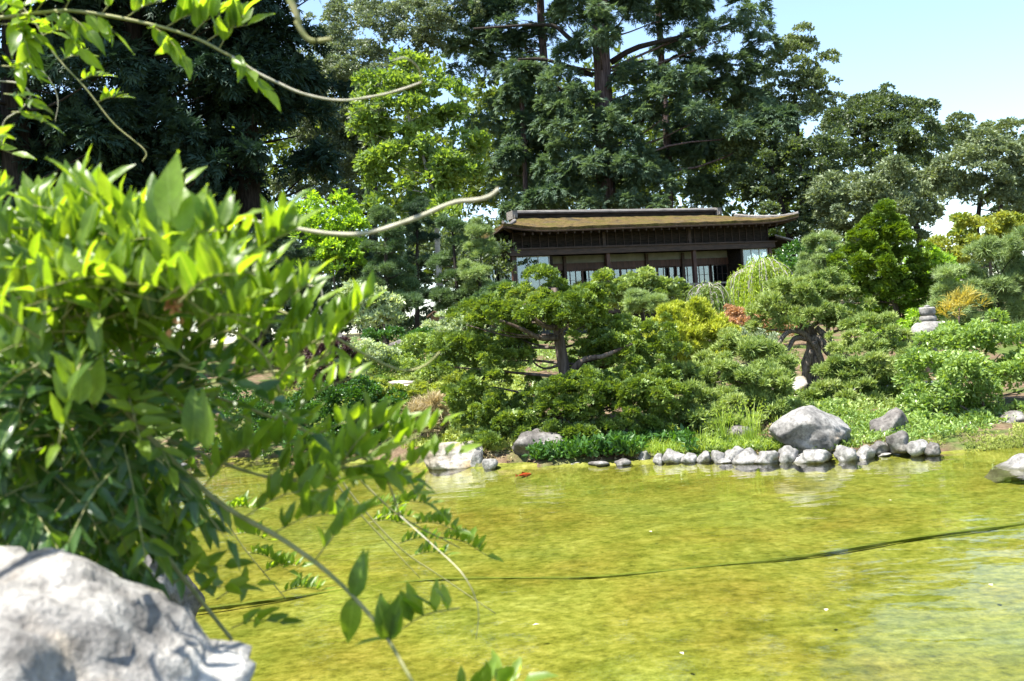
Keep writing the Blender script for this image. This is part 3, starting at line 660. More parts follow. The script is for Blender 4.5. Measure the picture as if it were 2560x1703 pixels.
def redwood(label, d, trunk, tr, cl, n, mat='redwood', limbs=()):
    r = plant("redwood_tree", label, "tree", d, cl, 'redwood', mat, int(n * 2.3), 0.33, 0.45, trunk=trunk, tr=tr, tip=0.75, bark='bark_red', group="redwoods behind the house", upb=-0.1, hang=0.25, limb_r=0.15)
    for pts, w in limbs:
        MB().tube(spline([W(a, b, d + 0.2) for a, b in pts], 10), np.linspace(w, w * 0.35, 10), 7, 0.1).build("branch", M['bark_dark'], r, r.location, True)
    return r
A_CL = [(1500, 95, 42, 62, -2.2), (1600, 205, 85, 34, -1), (1700, 218, 60, 28, -1), (1650, 285, 95, 45, -1.5), (1735, 292, 60, 40, -1), (1480, 335, 80, 50, -2), (1550, 372, 52, 48, -2.5),
        (1530, 450, 110, 58, -2), (1640, 475, 80, 48, -1), (1420, 430, 75, 60, -1), (1390, 215, 55, 28, -1), (1420, 150, 45, 35, 0), (1800, 92, 75, 26, 0), (1872, 32, 48, 38, 0), (1720, 60, 60, 38, 1), (1640, 40, 60, 40, 1),
        (1560, 28, 50, 40, 1), (1420, 50, 65, 45, 1), (1390, 290, 55, 35, -1), (1450, 250, 40, 30, -1.5), (1850, 335, 95, 30, -1), (1935, 318, 45, 42, -1), (1560, 530, 120, 30, -2), (1400, 515, 90, 40, -1), (1600, -40, 200, 60, 0), (1420, -60, 150, 60, 0)]
redwood("tallest redwood with thick furrowed trunk rising behind the tea house roof", 58, [(1522, 640), (1512, 400), (1506, 200), (1494, -120)], 0.62, A_CL, 15000,
        limbs=[([(1484, 189), (1370, 151), (1295, 148)], 0.16), ([(1498, 300), (1446, 241), (1391, 217)], 0.17), ([(1487, 296), (1440, 284), (1391, 286)], 0.13), ([(1467, 145), (1405, 79), (1357, 62), (1184, 72)], 0.17),
               ([(1528, 156), (1598, 117), (1770, 79), (1873, 52)], 0.2), ([(1528, 190), (1598, 155), (1640, 152)], 0.12), ([(1528, 286), (1550, 260), (1563, 237)], 0.14), ([(1540, 340), (1590, 305), (1640, 300)], 0.14)])
B_CL = [(1205, 62, 85, 42, 0), (1300, 35, 75, 42, 0), (1250, 120, 95, 40, 0), (1290, 185, 65, 38, -1), (1340, 200, 50, 35, -1.5), (1265, 300, 55, 48, -1), (1305, 362, 62, 45, -1), (1350, 300, 55, 40, 0), (1330, 470, 70, 60, 0), (1200, 190, 60, 30, 0), (1330, 110, 60, 35, 0), (1290, -50, 160, 60, 0), (1340, 400, 60, 45, 0), (1160, 120, 60, 40, 1)]
redwood("redwood with a slim dark trunk left of the tallest redwood", 63, [(1390, 640), (1372, 300), (1354, 80), (1348, -120)], 0.30, B_CL, 8500)
C_CL = [(1840, 172, 60, 24, 0), (1895, 120, 35, 12, 0), (1765, 185, 60, 28, 0), (1700, 140, 60, 24, 0), (1810, 235, 75, 28, 0), (1720, 350, 70, 35, 0), (1780, 400, 90, 45, 0), (1690, 430, 70, 50, 0), (1760, 500, 90, 40, 0), (1880, 200, 40, 22, 0), (1740, 20, 70, 30, 0), (1850, 260, 60, 20, 0), (1780, -50, 130, 50, 0)]
redwood("redwood with bare trunk right of the tallest, branches against the open sky", 63, [(1678, 640), (1668, 350), (1655, 170), (1640, -100)], 0.27, C_CL, 7500,
        limbs=[([(1660, 160), (1700, 138), (1770, 160), (1875, 163)], 0.12), ([(1660, 172), (1720, 200), (1804, 213), (1890, 172)], 0.13)])
redwood("thin redwood with a narrow straight trunk behind the left roof end", 60, [(1318, 640), (1312, 400), (1303, 230), (1300, 150)], 0.17, [(1300, 260, 40, 40, 0), (1320, 330, 40, 30, 0), (1270, 420, 50, 40, 0), (1310, 200, 40, 40, 0), (1330, 540, 60, 40, 0)], 2600)

def oak(label, d, cl, n, mat='oak', trunk=None, leaf=0.25, sub=0.48, bark='bark_dark', tr=0.3, group="oaks behind the garden"):
    return plant("oak_tree", label, "tree", d, cl, 'broad', mat, n, leaf, sub, trunk=trunk, tr=tr, bark=bark, group=group, limb_r=0.3)
oak("tall olive oak right of the redwoods, its crown against the sky", 66, [(1990, 165, 55, 50), (2048, 195, 38, 45), (1965, 235, 75, 55), (1925, 320, 85, 65, 1), (2010, 310, 70, 60, -1), (2062, 262, 45, 45), (1975, 130, 28, 22), (2020, 118, 20, 18), (1880, 270, 50, 40)], 12150, 'oak')
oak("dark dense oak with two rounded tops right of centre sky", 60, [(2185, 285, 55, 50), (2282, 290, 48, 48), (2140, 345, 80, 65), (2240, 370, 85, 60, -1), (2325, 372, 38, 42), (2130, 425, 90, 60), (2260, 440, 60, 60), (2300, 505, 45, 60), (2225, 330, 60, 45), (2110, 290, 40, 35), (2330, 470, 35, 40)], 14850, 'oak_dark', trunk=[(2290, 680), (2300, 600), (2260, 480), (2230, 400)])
oak("rounded blue-grey oak standing lower, right of the house", 52, [(2170, 478, 100, 45), (2110, 540, 75, 55), (2240, 540, 80, 55), (2170, 540, 80, 60, -1), (2095, 605, 60, 50), (2230, 620, 70, 45), (2290, 590, 40, 40)], 13500, 'oak_blue')
oak("spreading green oak at the far right edge under two darker crowns", 54, [(2400, 415, 60, 42), (2480, 395, 70, 48), (2545, 440, 50, 60), (2440, 490, 90, 45), (2530, 520, 60, 55), (2370, 480, 45, 40), (2600, 480, 70, 70), (2450, 450, 70, 50, -1)], 13500, 'oak_blue', trunk=[(2440, 700), (2440, 600), (2450, 500)])
oak("darker oak crown peeking above the far right oak", 68, [(2410, 335, 42, 36), (2515, 345, 48, 42), (2550, 390, 45, 45), (2370, 370, 40, 32), (2460, 380, 50, 40), (2600, 380, 60, 60), (2550, 560, 70, 50)], 8775, 'oak')
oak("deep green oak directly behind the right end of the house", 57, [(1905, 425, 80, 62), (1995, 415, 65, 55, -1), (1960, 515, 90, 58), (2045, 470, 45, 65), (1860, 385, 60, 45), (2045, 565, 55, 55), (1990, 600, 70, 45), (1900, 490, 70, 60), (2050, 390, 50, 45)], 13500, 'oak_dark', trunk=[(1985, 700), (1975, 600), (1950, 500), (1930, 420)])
oak("grey-leaved oak left of the redwoods, under a gap of sky", 62, [(870, 60, 75, 50), (960, 55, 85, 55), (885, 150, 85, 60), (1010, 130, 65, 55), (815, 130, 50, 55), (940, 200, 80, 50), (1050, 60, 60, 60), (820, 230, 60, 55), (1100, 110, 55, 60), (1130, 40, 70, 50)], 14850, 'oak_grey', trunk=[(935, 640), (935, 420), (910, 330), (870, 240)])
oak("dusty grey oak with a forked dark trunk behind the lime-green sapling", 52, [(850, 230, 70, 60), (800, 300, 55, 60), (880, 310, 60, 55), (790, 400, 60, 60), (860, 420, 60, 60), (930, 400, 50, 60), (780, 480, 60, 50), (850, 520, 70, 50)], 11475, 'oak_grey', trunk=[(932, 640), (935, 460), (915, 360), (870, 290)], tr=0.26)
oak("olive oak filling the gap behind the thin redwood", 72, [(1240, 420, 90, 90), (1400, 380, 90, 80), (1580, 400, 120, 90), (1720, 420, 110, 90), (1240, 540, 100, 80), (1500, 520, 140, 60), (1150, 500, 80, 90), (1820, 480, 90, 80)], 11475, 'wood_far', leaf=0.34)
plant("sycamore_tree", "pale green broad-leaved tree with a slender grey trunk left of the house", "tree", 38,
      [(1000, 175, 28, 22), (960, 205, 45, 30), (1050, 200, 45, 32), (985, 250, 60, 36), (1085, 255, 50, 32), (935, 275, 45, 34), (1030, 300, 70, 36), (1130, 300, 45, 30), (960, 345, 60, 36), (1090, 355, 70, 36), (1170, 360, 40, 30), (1000, 405, 70, 36), (1120, 420, 70, 36), (960, 450, 45, 32), (1060, 470, 70, 36), (1160, 475, 50, 32), (1010, 520, 60, 32), (1110, 530, 60, 32), (920, 320, 32, 28)],
      'broad', 'sycamore', 8500, 0.27, 0.34, trunk=[(1095, 640), (1088, 520), (1060, 400), (1020, 290), (1003, 190)], tr=0.12, bark='bark_pale', dens=0.75, limb_r=0.25)
plant("young_tree", "bright lime-green sapling with upright sprays by the vine", "tree", 33, [(775, 530, 18, 42), (800, 575, 36, 40), (862, 540, 22, 40), (850, 585, 40, 30), (890, 570, 30, 20), (820, 620, 55, 30), (880, 625, 38, 22), (760, 600, 30, 40), (790, 660, 50, 30), (860, 670, 45, 24)],
      'broad', 'lime', 3200, 0.19, 0.2, tr=0.06)

plant("thicket", "low dark thicket under the oaks beyond the right end of the house", "shrub", 48, [(x, 735 + RNG.uniform(-12, 12), 60, 34, RNG.uniform(-2, 2)) for x in range(1980, 2700, 60)] + [(x, 690, 50, 28, RNG.uniform(-2, 2)) for x in list(range(1980, 2290, 60)) + list(range(2420, 2700, 60))], 'broad', 'oak_dark', 7000, 0.22, 0.3, tr=0.06, crown='foliage', stem='stem')

# ------------------------------------------------------------------ the garden slope
# pruned conifers left of the house
def tier_pine(label, d, x, top, bot, w, mat, n, trunk_w, step=44, lean=0, leaf=0.14, kind='needle', group="tiered pines left of the house", bark='bark_dark'):
    cl = []; i = 0
    for y in np.arange(top, bot, step):
        t = (y - top) / max(1, bot - top); ww = w * (0.35 + 0.65 * min(1, t * 1.5)); xc = x + lean * t
        for k in range(3):
            a = RNG.uniform(0, 2 * np.pi) if k else (0 if i % 2 else math.pi)
            cl.append((xc + math.cos(a) * ww * 0.62, y + RNG.uniform(-10, 10), ww * RNG.uniform(0.42, 0.62), step * RNG.uniform(0.28, 0.4), math.sin(a) * ww * 0.6 * d / F))
        i += 1
    return plant("pine_tree", label, "tree", d, cl, kind, mat, n, leaf, 0.17, trunk=[(x + lean, bot + 40), (x + lean * 0.5, (top + bot) / 2), (x, top)], tr=trunk_w, bark=bark, group=group, flat=0.55, upb=0.7)
tier_pine("dark tiered pine with thick trunk, foremost of those left of the house", 29, 965, 545, 800, 72, 'pine', 9000, 0.11)
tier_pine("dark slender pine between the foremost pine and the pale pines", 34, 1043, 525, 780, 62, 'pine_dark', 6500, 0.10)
tier_pine("greyish pine with a straight bare trunk second left of the house", 32, 1130, 565, 800, 70, 'pine', 7000, 0.10, lean=20)
tier_pine("pale sunlit pine standing against the left corner of the house", 31, 1200, 580, 790, 52, 'pine_pale', 6500, 0.09, step=50)
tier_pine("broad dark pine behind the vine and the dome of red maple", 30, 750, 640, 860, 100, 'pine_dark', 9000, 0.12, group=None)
plant("pine_tree", "low dark conifer half hidden by the vine leaves on the left", "tree", 34, [(640, 660, 90, 70), (560, 720, 90, 80), (700, 720, 80, 60), (480, 700, 100, 90), (350, 760, 120, 90), (620, 800, 90, 60), (860, 660, 50, 60), (890, 740, 45, 55)], 'scale', 'pine_dark', 7000, 0.22, 0.3, tr=0.12)
plant("flowering_shrub", "loose pale-leaved shrub with white-edged leaves below the dark pine", "shrub", 25, [(905, 745, 42, 30), (950, 770, 42, 32), (925, 800, 50, 28), (885, 780, 30, 30), (975, 800, 28, 24)], 'broad', 'white_shrub', 2600, 0.15, 0.16, tr=0.035, crown='foliage', stem='stem')
plant("maple_shrub", "low dome of dark red laceleaf maple beside the vine", "shrub", 20, [(790, 905, 85, 50), (740, 930, 60, 45), (835, 940, 45, 40), (790, 960, 80, 35)], 'hang', 'maple_red', 5500, 0.12, 0.13, tr=0.04, crown='foliage', stem='stem', hang=0.3)
# azalea banks
def shrub(name, label, d, cl, kind, mat, n, leaf, sub, group=None, **k):
    k.setdefault('crown', 'foliage'); k.setdefault('stem', 'stem'); k.setdefault('tr', 0.03)
    return plant(name, label, "shrub", d, cl, kind, mat, n, leaf, sub, group=group, **k)
shrub("azalea_shrub", "rounded sunlit azalea below the wooden post on the left slope", 22, [(1040, 885, 60, 26), (1085, 875, 45, 24), (1010, 905, 45, 22)], 'broad', 'azalea', 3400, 0.085, 0.1, "azaleas on the left slope")
shrub("azalea_shrub", "low azalea above the stone steps", 20.5, [(955, 925, 45, 20), (1000, 930, 45, 20), (1045, 928, 40, 18)], 'broad', 'azalea', 2600, 0.08, 0.1, "azaleas on the left slope")
shrub("azalea_shrub", "green azalea touching the left side of the hinoki", 19.5, [(1110, 925, 45, 24), (1150, 900, 40, 30), (1085, 940, 40, 18)], 'broad', 'azalea', 2600, 0.08, 0.1, "azaleas on the left slope")
shrub("azalea_shrub", "grey-green azalea mound behind the small wooden shrine lantern", 26, [(1130, 820, 50, 24), (1175, 830, 45, 28), (1100, 840, 40, 22), (1150, 860, 50, 24)], 'broad', 'white_shrub', 3600, 0.10, 0.12, "azaleas on the left slope")
shrub("azalea_shrub", "dark glossy shrub with pale new leaves beside the red maple", 20.5, [(905, 880, 45, 24), (950, 895, 40, 22), (890, 915, 45, 24)], 'broad', 'white_shrub', 2400, 0.085, 0.1, "azaleas on the left slope")
shrub("evergreen_shrub", "small dark clipped shrub next to the grey rock on the left slope", 23, [(1040, 850, 28, 16), (960, 850, 40, 20)], 'broad', 'shrub_dark', 1500, 0.09, 0.1)
shrub("overhanging_shrub", "dense dark green shrub overhanging the pond's left edge", 16.3, [(800, 1020, 70, 45), (880, 1010, 75, 45), (950, 1040, 55, 45), (740, 1050, 70, 45), (870, 1070, 90, 40), (960, 1095, 45, 30), (660, 1050, 70, 45), (820, 1105, 80, 32, -.4), (720, 1105, 80, 34, -.4), (900, 1110, 60, 28, -.4)], 'broad', 'shrub_dark', 12500, 0.07, 0.1)
shrub("overhanging_shrub", "dark shrub over the water left of the dense one, seen through the vine", 17, [(540, 1040, 90, 60), (420, 1030, 90, 70), (610, 1090, 60, 35), (300, 1040, 90, 70)], 'broad', 'shrub_dark', 5000, 0.08, 0.12)
shrub("cotoneaster_shrub", "feathery yellow-green ground shrub sloping down left of the hinoki", 17, [(1000, 1010, 60, 22), (1060, 990, 55, 24), (1100, 1030, 50, 26), (1030, 1045, 50, 22), (940, 985, 40, 16), (1130, 985, 40, 30)], 'scale', 'cover', 6000, 0.075, 0.09)
shrub("dry_grass_tuft", "tuft of dry straw-coloured grass above the saddle-shaped rock", 15.2, [(1065, 1060, 38, 42), (1050, 1090, 30, 25)], 'blade', 'dry', 1300, 0.17, 0.1)

# the big hinoki by the water
H = plant("hinoki_tree", "large spreading hinoki cypress with leaning trunk at the water's edge", "tree", 14.4,
    [(1340, 760, 75, 40, .2), (1440, 775, 70, 42, .2), (1262, 785, 58, 36, .1), (1505, 712, 20, 22, .2), (1490, 740, 26, 22, .2), (1352, 704, 22, 26, .2), (1300, 735, 26, 22, .3), (1400, 745, 45, 28, .3), (1225, 800, 55, 36, 0), (1468, 800, 55, 36, .3), (1350, 790, 80, 36, -.3), (1420, 800, 50, 30, -.35),
     (1165, 800, 40, 34, .4), (1195, 895, 75, 46, .2), (1270, 890, 60, 40, .3), (1135, 905, 45, 36, .3), (1230, 955, 75, 34, .1), (1320, 880, 42, 42, .7), (1180, 850, 50, 30, .5), (1290, 835, 50, 24, .6),
     (1500, 878, 85, 48, .3), (1590, 868, 75, 44, .4), (1640, 900, 48, 36, .4), (1525, 828, 60, 32, .5), (1460, 920, 50, 34, .5), (1560, 920, 80, 36, .2),
     (1480, 995, 115, 44, -.5), (1580, 985, 100, 44, -.3), (1650, 975, 58, 40, -.1), (1405, 1030, 65, 34, -.6), (1540, 1040, 95, 32, -.4), (1440, 960, 60, 26, -.5), (1640, 1030, 55, 30, -.2), (1360, 1000, 50, 30, -.4),
     (1205, 1035, 75, 42, 0), (1285, 1070, 75, 38, -.3), (1230, 1110, 55, 28, -.4), (1320, 1015, 48, 34, .2), (1165, 1005, 48, 36, .2), (1340, 1095, 50, 22, -.3), (1190, 1075, 45, 26, -.1), (1480, 1088, 70, 22, -.8), (1580, 1080, 62, 24, -.6), (1390, 1098, 52, 20, -.8), (1650, 1075, 40, 24, -.4)],
    'scale', 'hinoki', 40000, 0.066, 0.10, trunk=[(1440, 1090), (1432, 1040), (1424, 980), (1412, 930), (1400, 860), (1392, 800), (1385, 720)], tr=0.135, tip=0.42, bark='bark', upb=0.45, flat=0.65, limb_r=0.22, dens=0.9)
MB().tube(spline([W(1392, 845, 14.3), W(1350, 845, 14.15), (W(1310, 825, 14.1)), W(1250, 800, 14.1)], 12), np.linspace(0.045, 0.02, 12), 7, 0.1).build("branch", M['bark'], H, H.location, True)
MB().tube(spline([W(1398, 815, 14.3), W(1370, 818, 14.1), (W(1340, 800, 14.0)), W(1310, 760, 14.0)], 12), np.linspace(0.045, 0.02, 12), 7, 0.1).build("branch", M['bark'], H, H.location, True)
MB().tube(spline([W(1425, 935, 14.35), W(1460, 900, 14.2), (W(1510, 890, 14.1)), W(1580, 860, 14.2)], 12), np.linspace(0.06, 0.02, 12), 7, 0.1).build("branch", M['bark'], H, H.location, True)
M['cut'] = plain_mat("sawn_pale_wood", (0.5, 0.45, 0.36), (0.62, 0.57, 0.48), 9, 0.8, 0.1)
tag(MB().tube(np.array([W(1425, 1056, 14.2), W(1402, 1066, 13.95)]), np.array([0.035, 0.04]), 8).build("branch_stub", M['cut'], H, H.location), "pale sawn-off branch stub")

# junipers and cypress right of it
J = plant("juniper_tree", "pruned juniper with a twisted grey trunk and flat rounded crown", "tree", 18.6,
    [(2010, 735, 85, 36), (1948, 778, 65, 36), (2082, 768, 66, 42), (2020, 800, 95, 30, -.5), (1925, 815, 42, 26), (2115, 808, 42, 32), (1985, 765, 70, 40, -.5), (2060, 720, 50, 26, .3), (1965, 725, 40, 24, .3)],
    'juniper', 'juniper', 15000, 0.078, 0.11, trunk=[(2045, 995), (2030, 950), (2025, 905), (2035, 865), (2022, 830), (2000, 800)], tr=0.19, tip=0.5, bark='bark_juniper', limb_r=0.35, dens=0.9)
for pts, r in (([(2040, 870), (2010, 835), (1975, 828), (1952, 850), (1946, 872)], .06), ([(2035, 850), (1990, 845), (1972, 870), (1962, 885)], .055), ([(2025, 850), (2050, 850), (2075, 885), (2110, 892), (2128, 898)], .085),
               ([(2040, 820), (2070, 845), (2095, 870), (2108, 895)], .06), ([(2075, 990), (2066, 940), (2048, 890), (2036, 855)], .08), ([(2005, 990), (2014, 930), (2030, 875)], .08), ([(2040, 992), (2046, 940), (2040, 890)], .07)):
    MB().tube(spline([W(a, b, 18.35 - 0.1 * i) for i, (a, b) in enumerate(pts)], 14), np.linspace(r, r * 0.6, 14), 8, 0.12).build("branch", M['bark_juniper'], J, J.location, True)
plant("juniper_shrub", "sunlit juniper of feathery sprays left of the big boulder", "shrub", 14.6,
    [(1700, 1040, 45, 34, -.2), (1780, 1095, 50, 26, -.5), (1850, 1095, 50, 24, -.6), (1910, 1050, 50, 34, -.3), (1835, 880, 70, 36, .8), (1880, 885, 50, 34, .9), (1780, 945, 78, 36, .2), (1865, 955, 90, 42, 0), (1760, 1015, 58, 40, -.3), (1840, 1035, 80, 40, -.4), (1930, 940, 50, 30, .4), (1720, 960, 40, 32, .2), (1800, 1075, 60, 30, -.6), (1890, 1010, 60, 36, -.2), (1740, 1070, 45, 28, -.5), (1870, 1075, 55, 28, -.7), (1920, 985, 50, 34, -.3)],
    'juniper', 'juniper', 22000, 0.08, 0.11, trunk=[(1850, 1100), (1880, 1000), (1870, 930)], tr=0.06, bark='bark_juniper', crown='foliage', stem='stem', upb=0.3, flat=0.55, facing=0.5)
JT = plant("juniper_shrub", "wide juniper in flat pads right of the twisted trunk", "shrub", 16.4,
    [(2180, 828, 68, 32, .8), (2170, 878, 62, 30, .5), (2235, 880, 55, 34, .6), (2125, 930, 66, 30, .1), (2180, 940, 90, 36, 0), (2245, 965, 55, 32, .1), (2125, 985, 80, 30, -.3), (2165, 1025, 66, 26, -.5), (2220, 1010, 60, 26, -.2), (2060, 1000, 45, 20, -.3), (2200, 1060, 70, 24, -.6), (2270, 1045, 50, 26, -.4), (2140, 1065, 50, 20, -.7)],
    'juniper', 'juniper', 20000, 0.078, 0.11, trunk=[(2130, 1080), (2140, 1000), (2160, 900)], tr=0.07, bark='bark_juniper', crown='foliage', stem='stem', upb=0.3, flat=0.5)
G = plant("golden_cypress", "golden-green cypress of upright plumes right of the hinoki", "shrub", 18.8,
    [(1700, 795, 50, 34), (1660, 840, 40, 40), (1755, 825, 50, 34), (1812, 850, 36, 36, .2), (1720, 865, 75, 34, -.2), (1790, 895, 60, 32, -.1), (1675, 885, 36, 32), (1740, 785, 30, 24), (1840, 880, 30, 28), (1730, 910, 60, 22)],
    'juniper', 'gold', 12000, 0.085, 0.09, trunk=[(1750, 960), (1745, 920), (1730, 870)], tr=0.10, bark='bark_red', crown='foliage', stem='stem', upb=1.2, flat=0.9)
for dx in (-45, -20, 15, 40, 70):
    MB().tube(spline([W(1745 + dx * 0.4, 955, 18.7), W(1745 + dx * 0.9, 920, 18.65), W(1740 + dx * 1.5, 870, 18.7)], 8), np.linspace(0.035, 0.015, 8), 6, 0.1).build("branch", M['bark_red'], G, G.location, True)
shrub("leafy_shrub", "large bright leafy shrub arching over the right bank", 14.0,
    [(2400, 870, 95, 50, .6), (2500, 865, 80, 55, .5), (2335, 940, 70, 46, .2), (2450, 965, 100, 52, 0), (2550, 960, 60, 70, 0), (2355, 1030, 66, 34, -.2), (2470, 1040, 80, 34, -.1), (2290, 990, 36, 34, .2), (2620, 930, 70, 70, 0), (2400, 1000, 60, 40, -.4), (2560, 1050, 50, 30, 0), (2330, 1070, 55, 26, -.5), (2420, 1075, 60, 26, -.5), (2500, 1085, 60, 24, -.5), (2560, 1080, 50, 24, -.4), (2380, 940, 60, 40, -.3), (2290, 1040, 40, 30, -.3)],
    'broad', 'shrub', 15000, 0.085, 0.13, trunk=[(2435, 1085), (2460, 1030), (2440, 950)], tr=0.035, bark='bark', dens=0.8, limb_r=0.6)
# further right
plant("hinoki_tree", "upright bright-green hinoki with open trunk behind the stone lantern", "tree", 25,
    [(2205, 555, 42, 26), (2170, 590, 40, 26), (2240, 590, 42, 28), (2205, 625, 70, 28), (2150, 650, 50, 26), (2260, 650, 45, 28), (2200, 690, 70, 28), (2290, 700, 55, 32), (2140, 710, 45, 28), (2170, 750, 60, 28), (2250, 740, 55, 28), (2150, 790, 50, 26), (2320, 740, 40, 28), (2300, 790, 50, 24), (2220, 790, 50, 30, .6)],
    'scale', 'hinoki_bright', 14000, 0.105, 0.14, trunk=[(2260, 850), (2240, 770), (2225, 690), (2215, 600)], tr=0.11, bark='bark', dens=0.8)
plant("pine_tree", "small pale round-topped pine just right of the house", "tree", 33, [(2050, 612, 42, 18), (2055, 655, 52, 18), (2040, 680, 45, 16), (2085, 670, 30, 18), (2060, 632, 36, 14)], 'needle', 'pine_pale', 4500, 0.16, 0.15, tr=0.06, flat=0.6, upb=0.7)
plant("pine_tree", "wide soft pine in cloud-like pads at the right edge", "tree", 23.5,
    [(2400, 690, 62, 20), (2480, 640, 60, 26), (2550, 620, 45, 34), (2450, 730, 80, 24), (2540, 700, 55, 30), (2500, 770, 70, 24), (2400, 770, 60, 22), (2560, 780, 50, 40), (2600, 680, 60, 60), (2440, 800, 60, 22), (2530, 820, 60, 22), (2380, 735, 40, 20)],
    'needle', 'pine_pale', 9500, 0.15, 0.17, trunk=[(2520, 870), (2490, 760), (2500, 690)], tr=0.10, bark='bark_dark', flat=0.5, upb=0.6)
plant("maple_tree", "golden yellow-green maple glowing behind the right pine", "tree", 36, [(2470, 575, 75, 28), (2400, 620, 60, 24), (2540, 590, 55, 34), (2500, 615, 70, 24), (2370, 650, 45, 18), (2440, 645, 70, 22), (2600, 610, 60, 50)], 'broad', 'maple_gold', 6500, 0.19, 0.2, tr=0.10, facing=1.4, flat=0.5)
plant("young_tree", "light green shrubby tree under the golden maple", "tree", 33, [(2350, 680, 45, 30), (2310, 660, 40, 28), (2340, 720, 45, 30), (2380, 700, 40, 24)], 'broad', 'lime', 2600, 0.17, 0.18, tr=0.05)
shrub("fern_shrub", "small golden feathery plant right of the stone lantern", 19.5, [(2400, 770, 34, 18), (2420, 755, 22, 16), (2375, 785, 22, 10)], 'blade', 'fern', 130, 0.2, 0.08)
shrub("yellow_shrub", "yellow-green low shrub at the foot of the upright hinoki", 24, [(2330, 800, 60, 26), (2380, 820, 50, 24), (2290, 830, 50, 24), (2210, 840, 60, 22), (2450, 840, 60, 24)], 'broad', 'lime', 3500, 0.12, 0.14)
shrub("orange_shrub", "low dome of orange spring foliage below the house", 25, [(1835, 802, 44, 28), (1880, 816, 52, 24), (1935, 830, 52, 20), (1800, 830, 30, 24)], 'broad', 'orange', 4500, 0.08, 0.1)
shrub("clipped_shrub", "grey-green clipped dome in front of the orange shrub", 22, [(1870, 850, 58, 22), (1840, 860, 40, 18), (1910, 858, 40, 16)], 'broad', 'dome', 2800, 0.065, 0.09)
shrub("evergreen_shrub", "dark hedge behind the juniper tree below the house's right end", 38, [(2010, 645, 60, 20), (1960, 690, 70, 30), (2080, 700, 60, 30), (1990, 700, 70, 30)], 'broad', 'shrub_dark', 3000, 0.17, 0.22)
# pines before the veranda
plant("pine_tree", "flat-tiered pine before the veranda railing", "tree", 30, [(1600, 702, 40, 14), (1580, 722, 62, 12), (1650, 716, 42, 10), (1560, 740, 55, 16), (1650, 745, 65, 14), (1620, 770, 75, 16), (1690, 735, 30, 10), (1540, 770, 45, 18), (1600, 688, 22, 10)], 'scale', 'juniper', 5500, 0.13, 0.13, trunk=[(1605, 850), (1608, 760), (1600, 700)], tr=0.08, bark='bark_dark', flat=0.5)
plant("pine_tree", "little fan-shaped pale pine on a thin stem in front of the tiered pine", "tree", 26, [(1608, 768, 34, 16), (1590, 755, 20, 14), (1630, 758, 22, 14)], 'needle', 'pine_pale', 1800, 0.15, 0.12, trunk=[(1612, 850), (1612, 800), (1608, 775)], tr=0.025, bark='bark', upb=1.0)
plant("pine_tree", "low pine tuft between the hinoki and the house's left corner", "tree", 28, [(1265, 730, 36, 16), (1225, 750, 50, 16), (1290, 760, 50, 18), (1240, 775, 50, 16)], 'scale', 'pine', 3200, 0.12, 0.12, tr=0.05, flat=0.5)
shrub("evergreen_shrub", "green shrub mass under the veranda behind the golden cypress", 33, [(1560, 830, 70, 26), (1650, 835, 70, 24), (1480, 820, 60, 30), (1720, 850, 70, 24), (1960, 850, 70, 26)], 'broad', 'azalea', 4200, 0.13, 0.16)

# weeping cherries
def weeping(label, d, x, top, w, h, n, mat, nb):
    b = gpoint(*(W(x, top + h, d)[:2]), -0.05); r = thing("weeping_tree", label, "tree", b, "weeping trees below the house")
    t0 = W(x, top + h * 0.25, d); MB().tube(spline([b, (b + t0) / 2 + [0.1, 0, 0], t0], 10), np.linspace(0.07, 0.05, 10), 8, 0.1).build("trunk", M['bark'], r, b, True)
    mb = MB(); P, A = [], []
    for i in range(nb):
        a = RNG.uniform(0, 2 * np.pi); rr = w * d / F * RNG.uniform(0.25, 1.0); e = t0 + np.array([math.cos(a) * rr, math.sin(a) * rr, 0])
        up = h * 0.25 * d / F * RNG.uniform(0.1, 1.2); ln = h * d / F * RNG.uniform(0.35, 0.8)
        pts = spline([t0, t0 * 0.5 + e * 0.5 + [0, 0, up], e + [0, 0, up * 0.3], e + np.array([math.cos(a), math.sin(a), 0]) * 0.1 - [0, 0, ln * 0.5], e + np.array([math.cos(a), math.sin(a), 0]) * 0.12 - [0, 0, ln]], 16)
        mb.tube(pts, np.linspace(0.011, 0.003, 16), 4)
        k = RNG.integers(4, 16, max(2, n // nb)); P.append(pts[k] + RNG.normal(size=(len(k), 3)) * 0.07); A.append(np.tile([0, 0, 1.0], (len(k), 1)) + RNG.normal(size=(len(k), 3)) * 0.3)
    tag(mb.build("branches", M['twig_grey'], r, b, True), kind="stuff")
    P, A = np.concatenate(P), np.concatenate(A)
    V, Fc = put_sprays('hang', P, A, rdir(len(P)), 0.20 * RNG.uniform(0.7, 1.3, len(P)))
    link("crown", mesh_data("crown", V - b, Fc, M[mat]), r)
weeping("yellow-green weeping cherry with silvery arching twigs below the house's right end", 29, 1905, 655, 78, 150, 4200, 'weep', 120)
weeping("small dark weeping cherry in front of the railing", 28, 1770, 712, 52, 110, 1500, 'weep_dark', 46)

